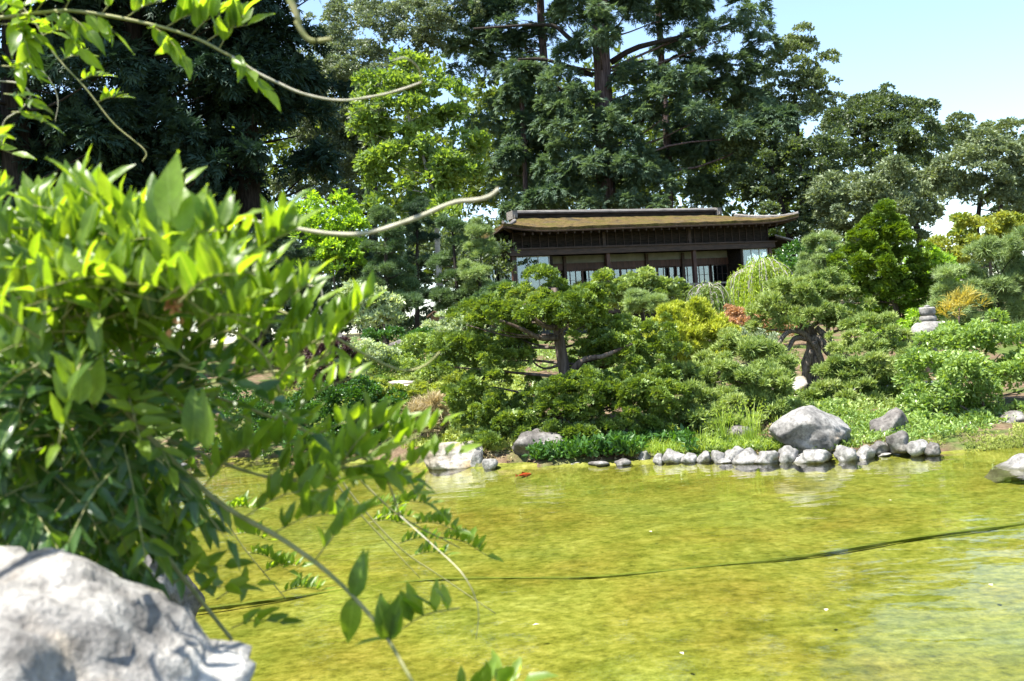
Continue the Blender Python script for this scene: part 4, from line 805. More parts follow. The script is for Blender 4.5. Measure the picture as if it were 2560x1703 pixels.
# stone lanterns, shrine lantern, post
def lathe_thing(name, label, cat, base, parts, mat):
    t = thing(name, label, cat, base)
    for nm, prof, sq in parts:
        mb = MB().lathe(prof, 28); V = mb.V[0]; V[:] = V + 0.012 * np.stack([vnoise(V * 9, 3), vnoise(V * 9, 4), vnoise(V * 9, 5)], 1)
        mb.build(nm, M[mat], t, smooth=True)
    return t
lb = W(2322, 832, 19.0); lb[2] = W(2322, 832, 19.0)[2]
gp = gpoint(lb[0], lb[1]); h0 = lb[2] - gp[2]
lathe_thing("stone_lantern", "old rounded granite lantern half sunk in shrubs at the right", "lantern", gp,
    [("pedestal", [(0.0, -0.05), (0.17, -0.05), (0.15, h0 * 0.5), (0.16, h0 - 0.05), (0, h0 - 0.05)], 0),
     ("roof", [(0, h0 - 0.05), (0.30, h0 - 0.04), (0.325, h0 + 0.04), (0.30, h0 + 0.12), (0.23, h0 + 0.185), (0.15, h0 + 0.215), (0.0, h0 + 0.22)], 0),
     ("collar", [(0, h0 + 0.2), (0.15, h0 + 0.215), (0.165, h0 + 0.25), (0.16, h0 + 0.30), (0.13, h0 + 0.325), (0, h0 + 0.325)], 0),
     ("jewel_bowl", [(0, h0 + 0.325), (0.125, h0 + 0.33), (0.145, h0 + 0.38), (0.15, h0 + 0.46), (0.135, h0 + 0.485), (0, h0 + 0.49)], 0),
     ("knob", [(0, h0 + 0.48), (0.055, h0 + 0.49), (0.05, h0 + 0.52), (0, h0 + 0.535)], 0)], 'rock')
gp = gpoint(*W(842, 872, 21.5)[:2]); h1 = W(842, 850, 21.5)[2] - gp[2]
lathe_thing("stone_lantern", "small low stone lantern in shade behind the red maple", "lantern", gp,
    [("pedestal", [(0, 0), (0.13, 0), (0.11, h1 * 0.6), (0.13, h1 - 0.1), (0, h1 - 0.1)], 0), ("fire_box", [(0, h1 - 0.1), (0.12, h1 - 0.1), (0.12, h1 + 0.02), (0, h1 + 0.02)], 0),
     ("roof", [(0, h1 + 0.02), (0.26, h1 + 0.02), (0.24, h1 + 0.06), (0.10, h1 + 0.15), (0, h1 + 0.19)], 0)], 'rock_dark')
M['cedar'] = plain_mat("reddish_cedar", (0.11, 0.055, 0.035), (0.22, 0.12, 0.08), 9, 0.75, 0.3, 0.005, stretch=(3, 3, 0.6))
gp = gpoint(*W(1090, 830, 26.5)[:2]); h1 = W(1090, 790, 26.5)[2] - gp[2]; t = thing("wooden_lantern", "little wooden lantern with gabled roof on a post on the left slope", "lantern", gp)
MB().box(-0.045, 0.045, -0.045, 0.045, -0.05, h1 - 0.12).build("post", M['cedar'], t)
MB().box(-0.10, 0.10, -0.10, 0.10, h1 - 0.12, h1 + 0.02).build("box", M['cedar'], t)
for s_ in (-1, 1): MB().add([(s_ * 0.005, -0.16, h1 + 0.14), (s_ * 0.21, -0.16, h1 + 0.0), (s_ * 0.21, 0.16, h1 + 0.0), (s_ * 0.005, 0.16, h1 + 0.14), (s_ * 0.005, -0.16, h1 + 0.11), (s_ * 0.21, -0.16, h1 - 0.03), (s_ * 0.21, 0.16, h1 - 0.03), (s_ * 0.005, 0.16, h1 + 0.11)],
    [(0, 1, 2), (0, 2, 3), (4, 6, 5), (4, 7, 6), (0, 4, 5), (0, 5, 1), (1, 5, 6), (1, 6, 2), (3, 2, 6), (3, 6, 7)]).build("roof_board", M['cedar'], t)
gp = gpoint(*W(1072, 862, 24)[:2]); hp = W(1072, 836, 24)[2] - gp[2]
t = thing("wooden_post", "short reddish wooden post standing above the azaleas", "post", gp)
MB().box(-0.08, 0.08, -0.08, 0.08, -0.1, hp).build("shaft", M['cedar'], t); MB().box(-0.11, 0.11, -0.11, 0.11, hp + 0.001, hp + 0.05).build("cap", M['cedar'], t)

# ------------------------------------------------------------------ rocks and the water's edge
def rock_mesh(rx, ry, rz, seed, sub=3, rough=0.34, cuts=9, fine=0.03):
    V, Fc = ICO[sub]; V = V.copy(); rg = np.random.default_rng(seed)
    for _ in range(cuts):
        n = norm(rg.normal(size=3)); h = rg.uniform(0.58, 0.86); dd = V @ n - h; V = V - np.clip(dd, 0, None)[:, None] * n * 0.95
    o = rg.uniform(0, 50, 3)
    V = V * (1 + rough * fbm(V * 1.3 + o, 2, seed)[:, None] + fine * fbm(V * 7 + o, 3, seed + 9)[:, None])
    return V * [rx, ry, rz], Fc
def rock(name, label, loc, r, seed, mat='rock', sub=3, group=None, rz=0.0, shape=None, **k):
    V, Fc = rock_mesh(*r, seed, sub, **k)
    if shape: V = shape(V)
    o = link(name, mesh_data(name, V, Fc, M[mat], True), None, loc); o.rotation_euler = (0, 0, rz)
    return tag(o, label, "rock", group)
def px_rock(label, px, py, w, h, d, seed, mat='rock', depth=None, name="rock", group=None, sub=3, up=1.25, **k):
    """a rock whose silhouette is about w x h photo pixels, centred at a pixel, at depth d"""
    s = d / F; p = W(px, py + h * 0.12, d)
    return rock(name, label, p, (w * s * 0.60, (depth or w * s * 0.5), h * s * 0.57 * up), seed, mat, sub, group, **k)
# boulders
def bshape(V):
    V = V.copy(); t = np.clip((V[:, 0] - 0.05) / 0.5, 0, 1); V[:, 2] -= 0.16 * t * (V[:, 2] > 0) ; return V
px_rock("biggest pale boulder on the far bank behind the row of stones", 2030, 1076, 200, 118, 12.65, 12, 'rock', 0.5, "boulder", sub=5, up=1.12, cuts=11, rough=0.12, shape=bshape, rz=0.2)
px_rock("dark leaning boulder right of the biggest boulder", 2217, 1070, 80, 70, 13.0, 4, 'rock_dark', 0.25, "boulder", sub=4)
px_rock("shaded brown boulder under the hinoki at the water's edge", 1345, 1112, 120, 70, 13.7, 8, 'rock_dark', 0.35, "boulder", sub=4)  # the hinoki's shade is put into its colour by the darker rock
def saddle(V):
    V = V.copy(); V[:, 2] += 0.16 * np.abs(V[:, 0] / 0.4 + 0.05) ** 1.6 * (V[:, 2] > 0) - 0.07 * (V[:, 2] > 0); return V
px_rock("smooth tan rock with a saddle-shaped pale top at the water's edge", 1140, 1136, 140, 74, 13.9, 23, 'rock_tan', 0.33, "boulder", sub=5, cuts=3, rough=0.1, shape=saddle)
px_rock("pale flat-topped rock at the right edge out in the water", 2550, 1174, 140, 64, 10.6, 31, 'rock', 0.4, "boulder", sub=4)
px_rock("flat pale rock seen between vine leaves at the pond's left", 425, 1168, 100, 36, 15.2, 17, 'rock', 0.3, "boulder", sub=4)
px_rock("broad pale rock slab beneath the wide juniper", 2180, 975, 110, 30, 17.4, 41, 'rock', 0.4, "boulder")
px_rock("brown and grey rock under the twisted juniper", 1975, 962, 90, 42, 17.6, 44, 'rock_tan', 0.3, "boulder")
px_rock("pale rock ledge right of the slab, behind the leafy shrub", 2320, 968, 110, 26, 17.0, 47, 'rock', 0.4, "boulder")
px_rock("grey upright rock on the left slope beside dark shrubs", 995, 870, 40, 34, 22.2, 51, 'rock_dark', 0.2, "boulder")
px_rock("brown rock in shade below the leafy shrub on the right bank", 2520, 1046, 60, 30, 13.4, 53, 'rock_dark', 0.3, "boulder")
px_rock("small dark rock in the tall grass left of the biggest boulder", 1850, 1080, 60, 40, 13.6, 57, 'rock_dark', 0.2, "boulder")
px_rock("small grey rock behind the dark leaning boulder", 2285, 1064, 50, 34, 13.8, 59, 'rock_dark', 0.2, "boulder")
# stone steps on the left slope
for i, (x, y, w, h) in enumerate([(1000, 957, 110, 9), (985, 968, 130, 9), (1010, 976, 90, 8), (930, 962, 70, 10)]):
    px_rock(["flat tan stone, topmost of the steps on the left slope", "widest flat stone of the steps on the left slope", "lowest flat stone of the steps on the left slope", "stone at the left end of the steps"][i], x, y, w, h, 18.3 - i * 0.35, 60 + i, 'rock_tan', 0.25, "step_stone", "stone steps on the left slope", up=1.6)
# row of stones along the water, left to right
ST = [(1193, 1148, 38, 42, 'rock'), (1224, 1160, 31, 28, 'rock'), (1269, 1145, 42, 30, 'rock_dark'), (1329, 1143, 27, 26, 'rock_dark'), (1355, 1143, 27, 26, 'rock_dark'), (1381, 1146, 16, 22, 'rock'), (1392, 1157, 40, 12, 'rock'), (1437, 1160, 36, 10, 'rock'),
      (1500, 1158, 44, 14, 'rock_dark'), (1560, 1156, 40, 16, 'rock_dark'), (1611, 1143, 25, 28, 'rock'), (1648, 1147, 26, 26, 'rock'), (1685, 1142, 46, 32, 'rock'), (1724, 1145, 33, 26, 'rock'), (1763, 1141, 40, 32, 'rock'), (1794, 1143, 30, 28, 'rock'), (1841, 1133, 58, 43, 'rock'), (1810, 1154, 33, 11, 'rock'),
      (1866, 1143, 54, 31, 'rock'), (1919, 1142, 54, 33, 'rock'), (1970, 1138, 46, 37, 'rock'), (2040, 1139, 100, 34, 'rock'), (2110, 1136, 52, 36, 'rock'), (2161, 1132, 54, 32, 'rock'), (2198, 1117, 50, 26, 'rock_dark'), (2246, 1101, 61, 38, 'rock_dark'), (2206, 1136, 40, 12, 'rock'), (2249, 1128, 53, 20, 'rock_dark'), (2296, 1116, 52, 34, 'rock'), (2335, 1118, 36, 28, 'rock_dark')]
ORD = ["first", "second", "third", "fourth", "fifth", "sixth", "seventh", "eighth", "ninth", "tenth", "eleventh", "twelfth", "thirteenth", "fourteenth", "fifteenth", "sixteenth", "seventeenth", "eighteenth", "nineteenth", "twentieth", "twenty-first", "twenty-second", "twenty-third", "twenty-fourth", "twenty-fifth", "twenty-sixth", "twenty-seventh", "twenty-eighth", "twenty-ninth", "thirtieth"]
for i, (x, y, w, h, mt) in enumerate(ST):
    d = Wz(x, y + h * 0.5 + 1, 0.0)[1]
    if y < 1122: d = Wz(x, 1150, 0.0)[1] + 0.25
    px_rock("%s from the left in the row of stones edging the pond" % (("long pale stone, " if w > 80 else "dark stone, " if mt == 'rock_dark' else "pale stone, ") + ORD[i]), x, y, w, h * 1.15, d + 0.12, 100 + i, mt, w * d / F * 0.5, "edging_stone", "stones edging the far bank", up=1.15, rz=RNG.uniform(-.2, .2))

# bank planting
def scatter(name, label, cat, kind, mat, n, leaf, region, rnd=0.05, upb=1.0, facing=0.6, lump=0.0):
    """region: function giving n (x, y) points on land"""
    xy = region(int(n * 1.7)); keep = fbm(np.stack([xy[:, 0] * 1.1, xy[:, 1] * 1.1, 0 * xy[:, 0]], 1), 3, len(name)) + RNG.uniform(-.35, .35, len(xy)) > -0.12
    xy = xy[keep][:n]; n = len(xy); z = ground(xy[:, 0], xy[:, 1]); P = np.stack([xy[:, 0], xy[:, 1], z - 0.01], 1)
    if lump: P[:, 2] += lump * np.clip(fbm(P * 2.2, 3, 77), 0, 1) * RNG.uniform(0.2, 1, n)
    P[:, 2] += RNG.uniform(0, rnd, n)
    A = np.tile([0, 0, upb], (n, 1)) + 0.7 * rdir(n); Z = np.array([0, 0, facing]) + rdir(n)
    V, Fc = put_sprays(kind, P, A, Z, leaf * RNG.uniform(0.6, 1.4, n))
    return tag(link(name, mesh_data(name, V, Fc, M[mat])), label, cat, kind="stuff")
def strip(px0, px1, s0, s1):
    x0, x1 = Wz(px0, 1150, 0)[0], Wz(px1, 1140, 0)[0]
    def f(n):
        x = RNG.uniform(x0, x1, n); return np.stack([x, far_shore(x) + RNG.uniform(s0, s1, n)], 1)
    return f
scatter("ivy_ground_cover", "dark heart-leaved ground cover along the bank under the hinoki", "ground cover", 'broad', 'ivy', 3600, 0.11, strip(1330, 1720, 0.1, 0.9), 0.15, lump=0.12)
scatter("bank_grass", "bright green weeds along the stones left of the boulder", "grass", 'blade', 'grass', 800, 0.12, strip(1560, 1960, 0.15, 1.0), 0.05)
scatter("bank_weeds", "mixed green weeds between the boulder and the junipers", "ground cover", 'broad', 'hinoki', 4500, 0.055, strip(1560, 2300, 0.4, 2.2), 0.05, lump=0.12)
scatter("bank_leaves", "light green creeping leaves behind the edging stones", "ground cover", 'broad', 'hinoki', 3000, 0.055, strip(1560, 2340, 0.15, 0.9), 0.06)
scatter("moss_bank", "yellow-green mossy cushion along the right bank", "moss", 'juniper', 'moss', 7000, 0.035, strip(2310, 2900, -0.08, 0.8), 0.02, lump=0.22)
scatter("slope_cover", "sunlit yellow-green ground cover on the left slope", "ground cover", 'scale', 'cover', 11000, 0.095, strip(500, 1330, 0.5, 7.5), 0.05, lump=0.1)
scatter("garden_cover", "mixed low ground cover between the shrubs", "ground cover", 'broad', 'azalea', 8000, 0.09, strip(1000, 2900, 2.0, 16), 0.08, lump=0.15)
scatter("leaf_litter", "dry brown leaf litter on the bank under the hinoki", "leaf litter", 'broad', 'dry', 5000, 0.05, strip(1180, 2400, 0.2, 2.2), 0.01, upb=0.1, facing=1.5)
scatter("right_bank_cover", "low green creeping plants covering the right bank behind the boulders", "ground cover", 'broad', 'shrub', 5000, 0.07, strip(2060, 2900, 0.5, 4.5), 0.06, lump=0.15)
# tall grasses before the boulder
for i, (x, y, h, n, lb) in enumerate([(1880, 1085, 110, 46, "tall seeding grass clump directly left of the biggest boulder"), (1810, 1090, 95, 34, "slender tall grass clump left of the tall seeding clump"), (1950, 1105, 60, 26, "short bright grass clump at the foot of the biggest boulder"), (1750, 1110, 50, 26, "small grass clump below the feathery juniper"), (2090, 1110, 45, 18, "thin grass sprig between stones right of the boulder's foot")]):
    p = gpoint(*W(x, y + 20, 13.1 + 0.1 * i)[:2]); t = thing("grass_clump", lb, "grass", p, "grass clumps by the big boulder"); mb = MB()
    for k in range(n):
        a = RNG.uniform(0, 2 * np.pi); ln = h * 13.2 / F * RNG.uniform(0.6, 1.25); sp = RNG.uniform(0.1, 0.6); b = np.array([math.cos(a), math.sin(a), 0]) * RNG.uniform(0, 0.12); o = np.array([math.cos(a), math.sin(a), 0]) * sp * ln * 0.6
        q = spline([b, b + o * 0.4 + [0, 0, ln * 0.6], b + o + [0, 0, ln * (0.95 - sp * 0.4)]], 6); s_ = norm(np.cross(o + 1e-6, [0, 0, 1.])); w = np.linspace(0.006, 0.0012, 6)[:, None]
        V = np.concatenate([q + s_ * w, q - s_ * w]); Fc = [f_ for j in range(5) for f_ in ((j, j + 1, j + 7), (j, j + 7, j + 6))]; mb.add(V, Fc)
    tag(mb.build("blades", M['grass'], t), kind="stuff")
    if h > 80:
        k = RNG.integers(0, n, 60); P = RNG.normal(size=(90, 3)) * [0.16, 0.14, 0.12] + [0, 0, h * 13.2 / F * 0.75]; V, Fc = put_sprays('juniper', P, np.tile([0, 0, 1.], (90, 1)) + 0.5 * rdir(90), rdir(90), np.full(90, 0.035))
        tag(link("seed_heads", mesh_data("seed_heads", V, Fc, M['grass']), t), kind="stuff")
# koi
M['koi'] = plain_mat("orange_koi_skin", (0.42, 0.045, 0.012), (0.62, 0.10, 0.02), 12, 0.3, 0, spec=0.5)
kp = Wz(1312, 1187, -0.06); V, Fc = ICO[3]; V = V.copy(); x = V[:, 0].copy()
V = V * np.array([0.16, 0.035, 0.042]) * np.stack([np.ones(len(V)), 1 - 0.45 * np.clip(-x, 0, 1), 1 - 0.5 * np.clip(-x, 0, 1)], 1)
mb = MB().add(V, Fc); mb.add([(-0.14, 0, 0), (-0.23, 0.02, 0.05), (-0.20, 0.015, 0), (-0.23, 0.02, -0.04), (-0.14, 0.012, 0.0), (-0.22, 0.035, 0.045)], [(0, 1, 2), (0, 2, 3), (4, 5, 2)])
mb.add([(0.03, 0, 0.04), (-0.05, 0, 0.07), (-0.08, 0, 0.035), (0.03, 0.006, 0.04), (-0.05, 0.006, 0.07), (-0.08, 0.006, 0.035)], [(0, 1, 2), (3, 5, 4)])
for s_ in (-1, 1): mb.add([(0.06, s_ * 0.025, -0.01), (0.0, s_ * 0.09, -0.02), (-0.02, s_ * 0.07, -0.02)], [(0, 1, 2)])
o = mb.build("koi_body", M['koi'], None, smooth=True); o.name = "koi"; o.location = kp; o.scale = (0.6,) * 3; o.rotation_euler = (0, 0, 0.35); tag(o, "orange-red koi swimming near the far bank", "fish")
# hose on the pond bed
P = [Wz(x, y, -0.12) for x, y in ((420, 1535), (600, 1512), (800, 1485), (1100, 1450), (1300, 1447), (1500, 1443), (1750, 1420), (2000, 1393), (2250, 1352), (2560, 1310), (2900, 1270))]
M['hose'] = plain_mat("algae_coated_hose", (0.075, 0.095, 0.01), (0.115, 0.14, 0.018), 12, 0.9, 0.2)
tag(MB().tube(spline(P, 60), 0.016 * (1 + 0.3 * RNG.uniform(-1, 1, 60)), 6, 0.2).build("hose", M['hose']), "dark algae-coated hose lying across the pond bed", "hose")

# bits adrift on the water
M['drift'] = plain_mat("drifting_leaf", (0.35, 0.30, 0.18), (0.6, 0.56, 0.42), 30, 0.6, 0)
Vd, Fd = _leaf(np.array([0, 1., 0]), np.array([0, 0, 1.]), 0.05, 0.026, (0, 0, 0)); dme = mesh_data("floating_leaf", np.array(Vd), np.array(Fd), M['drift'])
for x, y, lb in ((2065, 1528, "small pale leaf adrift on the near water right of centre"), (2480, 1465, "pale leaf adrift near the right edge, below the hose line"), (1350, 1560, "pale leaf adrift on the near water right of the trailing vine"), (1700, 1630, "pale leaf adrift nearest the bottom edge of the pond"), (1630, 1330, "pale leaf adrift in mid-pond above the hose line"), (2220, 1250, "pale leaf adrift close to the boulder's reflection")):
    o = link("floating_leaf", dme, None, Wz(x, y, 0.004)); o.rotation_euler = (0, 0, RNG.uniform(0, 6.28)); o.scale = (RNG.uniform(.7, 1.2),) * 3
    tag(o, lb, "leaf", "pale leaves adrift on the pond")

# ------------------------------------------------------------------ foreground: rocks and wisteria
V, Fc = ICO[5]
V = V.copy()
for n_, h in (((0.55, -0.2, 0.8), 0.86), ((-0.2, -0.6, 0.75), 0.88), ((0.9, -0.1, 0.3), 0.85)):
    n_ = norm(np.array(n_)); V = V - np.clip(V @ n_ - h, 0, None)[:, None] * n_ * 0.75
V = V * (1 + 0.10 * fbm(V * 1.7 + 3, 3, 2)[:, None] + 0.10 * fbm(V * 7 + 8, 5, 4)[:, None] - 0.14 * np.clip(fbm(V * 9 + 1, 2, 6) - 0.45, 0, 1)[:, None])
V = V * [0.465, 0.37, 0.31]; V[:, 2] = np.where(V[:, 2] < 0, V[:, 2] * 2.9, V[:, 2])
c = W(-25, 1950, 1.50); a = math.radians(10); V[:, 2], V[:, 0] = V[:, 2] * math.cos(a) - V[:, 0] * math.sin(a), V[:, 0] * math.cos(a) + V[:, 2] * math.sin(a)
tag(link("boulder", mesh_data("near_boulder", V, Fc, M['rock_near'], True), None, c), "large rough pale grey boulder nearest the camera, bottom left corner", "rock")
px_rock("round mossy rock standing in the water behind the nearest boulder", 405, 1450, 150, 165, 6.2, 71, 'rock_dark', 0.2, "boulder", sub=5, up=1.35)

M['leaf'] = None
def wisteria_mat(name, a, b, tr_, tc, rough=0.4, veins=False):
    m, nt, N, L, out = new_mat(name); g = N.new("ShaderNodeNewGeometry"); oi = N.new("ShaderNodeObjectInfo")
    ad = N.new("ShaderNodeMath"); ad.operation = 'ADD'; L.new(g.outputs["Random Per Island"], ad.inputs[0]); L.new(oi.outputs["Random"], ad.inputs[1])
    fr = N.new("ShaderNodeMath"); fr.operation = 'FRACT'; L.new(ad.outputs[0], fr.inputs[0])
    col = ramp(nt, fr.outputs[0], [(0, a), (1, b)])
    nz = noise_tex(nt, 55, 3); col = mixrgb(nt, 1.0, col, ramp(nt, nz, [(0.3, (0.85, 0.85, 0.85)), (0.7, (1.12, 1.12, 1.12))]), 'MULTIPLY')
    if veins:                                            # midrib and side veins along the blade
        tx_ = N.new("ShaderNodeTexCoord"); sx = N.new("ShaderNodeSeparateXYZ"); L.new(tx_.outputs["Object"], sx.inputs[0])
        ab = N.new("ShaderNodeMath"); ab.operation = 'ABSOLUTE'; L.new(sx.outputs[0], ab.inputs[0])
        rib = ramp(nt, ab.outputs[0], [(0.006, (1, 1, 1)), (0.016, (0, 0, 0))])
        sv = N.new("ShaderNodeMath"); sv.operation = 'MULTIPLY_ADD'; sv.inputs[1].default_value = -0.9; L.new(ab.outputs[0], sv.inputs[0]); L.new(sx.outputs[1], sv.inputs[2])
        ml = N.new("ShaderNodeMath"); ml.operation = 'MULTIPLY'; ml.inputs[1].default_value = 8.5; L.new(sv.outputs[0], ml.inputs[0])
        fc = N.new("ShaderNodeMath"); fc.operation = 'FRACT'; L.new(ml.outputs[0], fc.inputs[0])
        side_ = ramp(nt, fc.outputs[0], [(0.0, (1.2, 1.2, 1.2)), (0.12, (0.95, 0.95, 0.95)), (0.6, (1.05, 1.05, 1.05)), (1.0, (0.86, 0.86, 0.86))])
        col = mixrgb(nt, 1.0, col, side_, 'MULTIPLY'); col = mixrgb(nt, rib, col, (0.20, 0.29, 0.06))
        age = noise_tex(nt, 9, 3); col = mixrgb(nt, ramp(nt, age, [(0.66, (0, 0, 0)), (0.74, (0.6, 0.6, 0.6))]), col, (0.2, 0.17, 0.05))
    p = N.new("ShaderNodeBsdfPrincipled"); p.inputs["Roughness"].default_value = rough; p.inputs["Specular IOR Level"].default_value = 0.5; L.new(col, p.inputs["Base Color"])
    L.new(bump(nt, noise_tex(nt, 70, 2), 0.25, 0.003), p.inputs["Normal"])
    t = N.new("ShaderNodeBsdfTranslucent"); L.new(mixrgb(nt, 1.0, col, tc, 'MULTIPLY'), t.inputs["Color"])
    mx = N.new("ShaderNodeMixShader"); mx.inputs[0].default_value = tr_; L.new(p.outputs[0], mx.inputs[1]); L.new(t.outputs[0], mx.inputs[2]); L.new(mx.outputs[0], out.inputs[0]); return m
M['wleaf'] = wisteria_mat("wisteria_leaf", (0.075, 0.145, 0.02), (0.20, 0.30, 0.04), 0.55, (2.5, 2.3, 0.45), veins=True)
M['woldshade'] = wisteria_mat("wisteria_old_shade_leaf", (0.028, 0.072, 0.018), (0.075, 0.15, 0.03), 0.35, (2.3, 2.3, 0.4), 0.34, veins=True)   # mature leaves, toned darker to paint in the mound's shade
M['woldshademass'] = wisteria_mat("wisteria_old_shade_leaf_mass", (0.028, 0.072, 0.018), (0.075, 0.15, 0.03), 0.35, (2.3, 2.3, 0.4), 0.34)
M['wmass'] = wisteria_mat("wisteria_leaf_mass", (0.075, 0.145, 0.02), (0.20, 0.30, 0.04), 0.55, (2.5, 2.3, 0.45))
M['wstem'] = plain_mat("wisteria_stem", (0.20, 0.22, 0.07), (0.32, 0.30, 0.14), 30, 0.6, 0.1)
M['tendril'] = plain_mat("pale_tendril", (0.30, 0.29, 0.20), (0.45, 0.42, 0.32), 30, 0.6, 0.1)
# leaflet blades: pointed, folded along the midrib, wavy edge; unit length along +Y
def leaflet(seed):
    rg = np.random.default_rng(seed); ys_ = np.array([0, .1, .28, .5, .72, .9, 1.0]); ws = np.array([.02, .12, .185, .185, .125, .04, .0]) * rg.uniform(.9, 1.1); cur = rg.uniform(-.5, .5); bend = rg.uniform(-.05, .38)
    V = []
    for y, w in zip(ys_, ws):
        cx, cz = cur * y * y * .3, -bend * y * y; wv = rg.uniform(-.04, .04)
        V += [(cx - w, y, cz + w * .38 + wv), (cx, y, cz), (cx + w, y, cz + w * .38 - wv)]
    Fc = []
    for i in range(6):
        for j in (0, 1):
            a = i * 3 + j; Fc += [(a, a + 1, a + 4), (a, a + 4, a + 3)]
    return np.array(V), np.array(Fc)
LEAF = [leaflet(s) for s in range(9)]
def simple(v):                                       # lighter blade for the leaves deep in the mass
    k = [0, 1, 2, 6, 7, 8, 12, 13, 14, 19]; f = []
    for i in range(2):
        for j in (0, 1): a = i * 3 + j; f += [(a, a + 1, a + 4), (a, a + 4, a + 3)]
    return v[k], np.array(f + [(6, 7, 9), (7, 8, 9)])
LEAF_S = [simple(v) for v, f in LEAF]
LEAF_ME = [mesh_data("leaflet", v, f, M['wleaf'], True) for v, f in LEAF]
OLD_SHADE_ME = [mesh_data("old_shade_leaflet", v, f, M['woldshade'], True) for v, f in LEAF]

class Vine:
    def __init__(s): s.M, s.stem, s.sh, s.age, s.old = [], MB(), [], [], False
    def one(s, p, d, nrm, ln, wd=1.0):
        d = norm(d); n = norm(nrm - d * np.dot(nrm, d)); x = np.cross(d, n)
        m = np.eye(4); m[:3, 0] = x * ln * wd; m[:3, 1] = d * ln; m[:3, 2] = n * ln; m[:3, 3] = p; s.M.append(m); s.age.append(s.old)
    def compound(s, p, dirv, ln, pairs, ll, up=1.0, spread=0.45, droop=0.0, wd=1.0, rr=0.0016):
        """feather leaf: a curved midrib with pairs of leaflets and one at its end"""
        d = norm(np.asarray(dirv, float)); e = p + d * ln + np.array([0, 0, -droop * ln]); P = spline([p, p * .5 + e * .5 + np.array([0, 0, 0.10 * ln]), e], 2 * pairs + 3)
        s.stem.tube(P[::2], np.linspace(rr, rr * .5, len(P[::2])), 5)
        side = norm(np.cross(d, [0, 0, 1.0])); T = norm(np.gradient(P, axis=0))
        tilt = RNG.uniform(-.35, .35)
        for i in range(pairs):
            k = 2 + 2 * i; q = P[min(k, len(P) - 1)]; l = ll * (0.72 + 0.45 * math.sin(math.pi * (i + .8) / (pairs + 1))) * RNG.uniform(.85, 1.12)
            for sg in (-1, 1):
                dv = side * sg * spread * RNG.uniform(.6, 1.3) + T[min(k, len(P) - 1)] * RNG.uniform(.15, .55) + np.array([0, 0, up * RNG.uniform(.6, 1.2)]) + RNG.normal(size=3) * .12
                s.one(q, dv, norm(side * -sg * .6 + np.array([tilt, -.85, .45]) + RNG.normal(size=3) * .35), l, wd)
        s.one(P[-1], T[-1] + np.array([0, 0, up * .5]), np.array([0, -.4, 1.0]) + RNG.normal(size=3) * .3, ll * 1.1, wd)
    def build(s, root, base, count=300, mass=True):
        Ms = np.array(s.M); P = Ms[:, :3, 3] + Ms[:, :3, 1] * .5; d = P[:, 1]; ln = np.linalg.norm(Ms[:, :3, 1], axis=1); x, y = proj(P)
        inside = (x > -20) & (x < 2580) & (y > -20) & (y < 1720)
        score = np.where(inside, ln * F / d, 0) - 14 * (d - d.min()); order = np.argsort(-score); top = set(order[:count].tolist())
        mass = {False: ([], []), True: ([], [])}; B = Matrix.Translation(base).inverted()
        for i, m in enumerate(Ms):
            k = i % 9
            if i in top:
                o = bpy.data.objects.new("leaf", (OLD_SHADE_ME if s.age[i] else LEAF_ME)[k]); C.objects.link(o); o.parent = root; o.matrix_local = B @ Matrix(m.tolist())
            else:
                v, f = LEAF_S[k]; vs, fs = mass[s.age[i]]; fs.append(f + 10 * len(vs)); vs.append(v @ m[:3, :3].T + m[:3, 3] - base)
        for old, (vs, fs) in mass.items():
            if vs: tag(link("old_shade_leaf_mass" if old else "leaf_mass", mesh_data("leaf_mass", np.concatenate(vs), np.concatenate(fs), M['woldshademass' if old else 'wmass'], True), root), kind="stuff")
        if s.stem.n: tag(s.stem.build("leaf_stalks", M['wstem'], root, base, True), kind="stuff")
        for nm, mt, q in s.sh: q.build(nm, M[mt], root, base, True)
    def shoot(s, pts, r0, r1, n=24, tend=False):
        """pts: (px, py, depth)"""
        P = spline([W(*p) for p in pts], n); s.raw(P, np.linspace(r0, r1, n), tend); return P
    def raw(s, P, r, tend=False): s.sh.append(("tendril" if tend else "shoot", 'tendril' if tend else 'wstem', MB().tube(P, r, 6, 0.1)))

# the wisteria mound
wb = gpoint(-1.7, 2.9, -0.05); wr = thing("wisteria_vine", "dense mound of bright green wisteria leaves filling the left foreground", "vine", wb)
v = Vine()
MOUND = [(40, 560, 110, 80, 1.95, 20), (160, 620, 110, 70, 1.95, 20), (300, 640, 100, 80, 2.0, 20), (400, 640, 90, 70, 1.85, 18), (490, 690, 90, 70, 1.9, 16), (560, 730, 60, 50, 1.95, 7), (70, 770, 140, 110, 1.95, 28), (250, 790, 140, 100, 1.95, 28), (420, 820, 110, 90, 2.0, 20), (520, 850, 70, 70, 2.1, 7),
         (100, 940, 160, 110, 2.05, 34), (300, 950, 140, 110, 2.05, 28), (440, 960, 90, 80, 2.05, 11), (530, 900, 60, 60, 2.15, 5), (80, 1120, 160, 120, 2.1, 32), (250, 1120, 140, 120, 2.15, 28), (390, 1080, 80, 90, 2.15, 9), (100, 1260, 140, 80, 2.15, 24), (250, 1270, 100, 70, 2.2, 18), (370, 1230, 60, 70, 2.2, 6),
         (-160, 660, 110, 100, 2.5, 24), (-200, 860, 130, 140, 2.6, 30), (60, 820, 160, 220, 2.7, 44), (250, 920, 220, 200, 2.8, 56), (180, 1130, 230, 180, 2.9, 56)]  # clumps left of the view are unseen, added to shade the mound
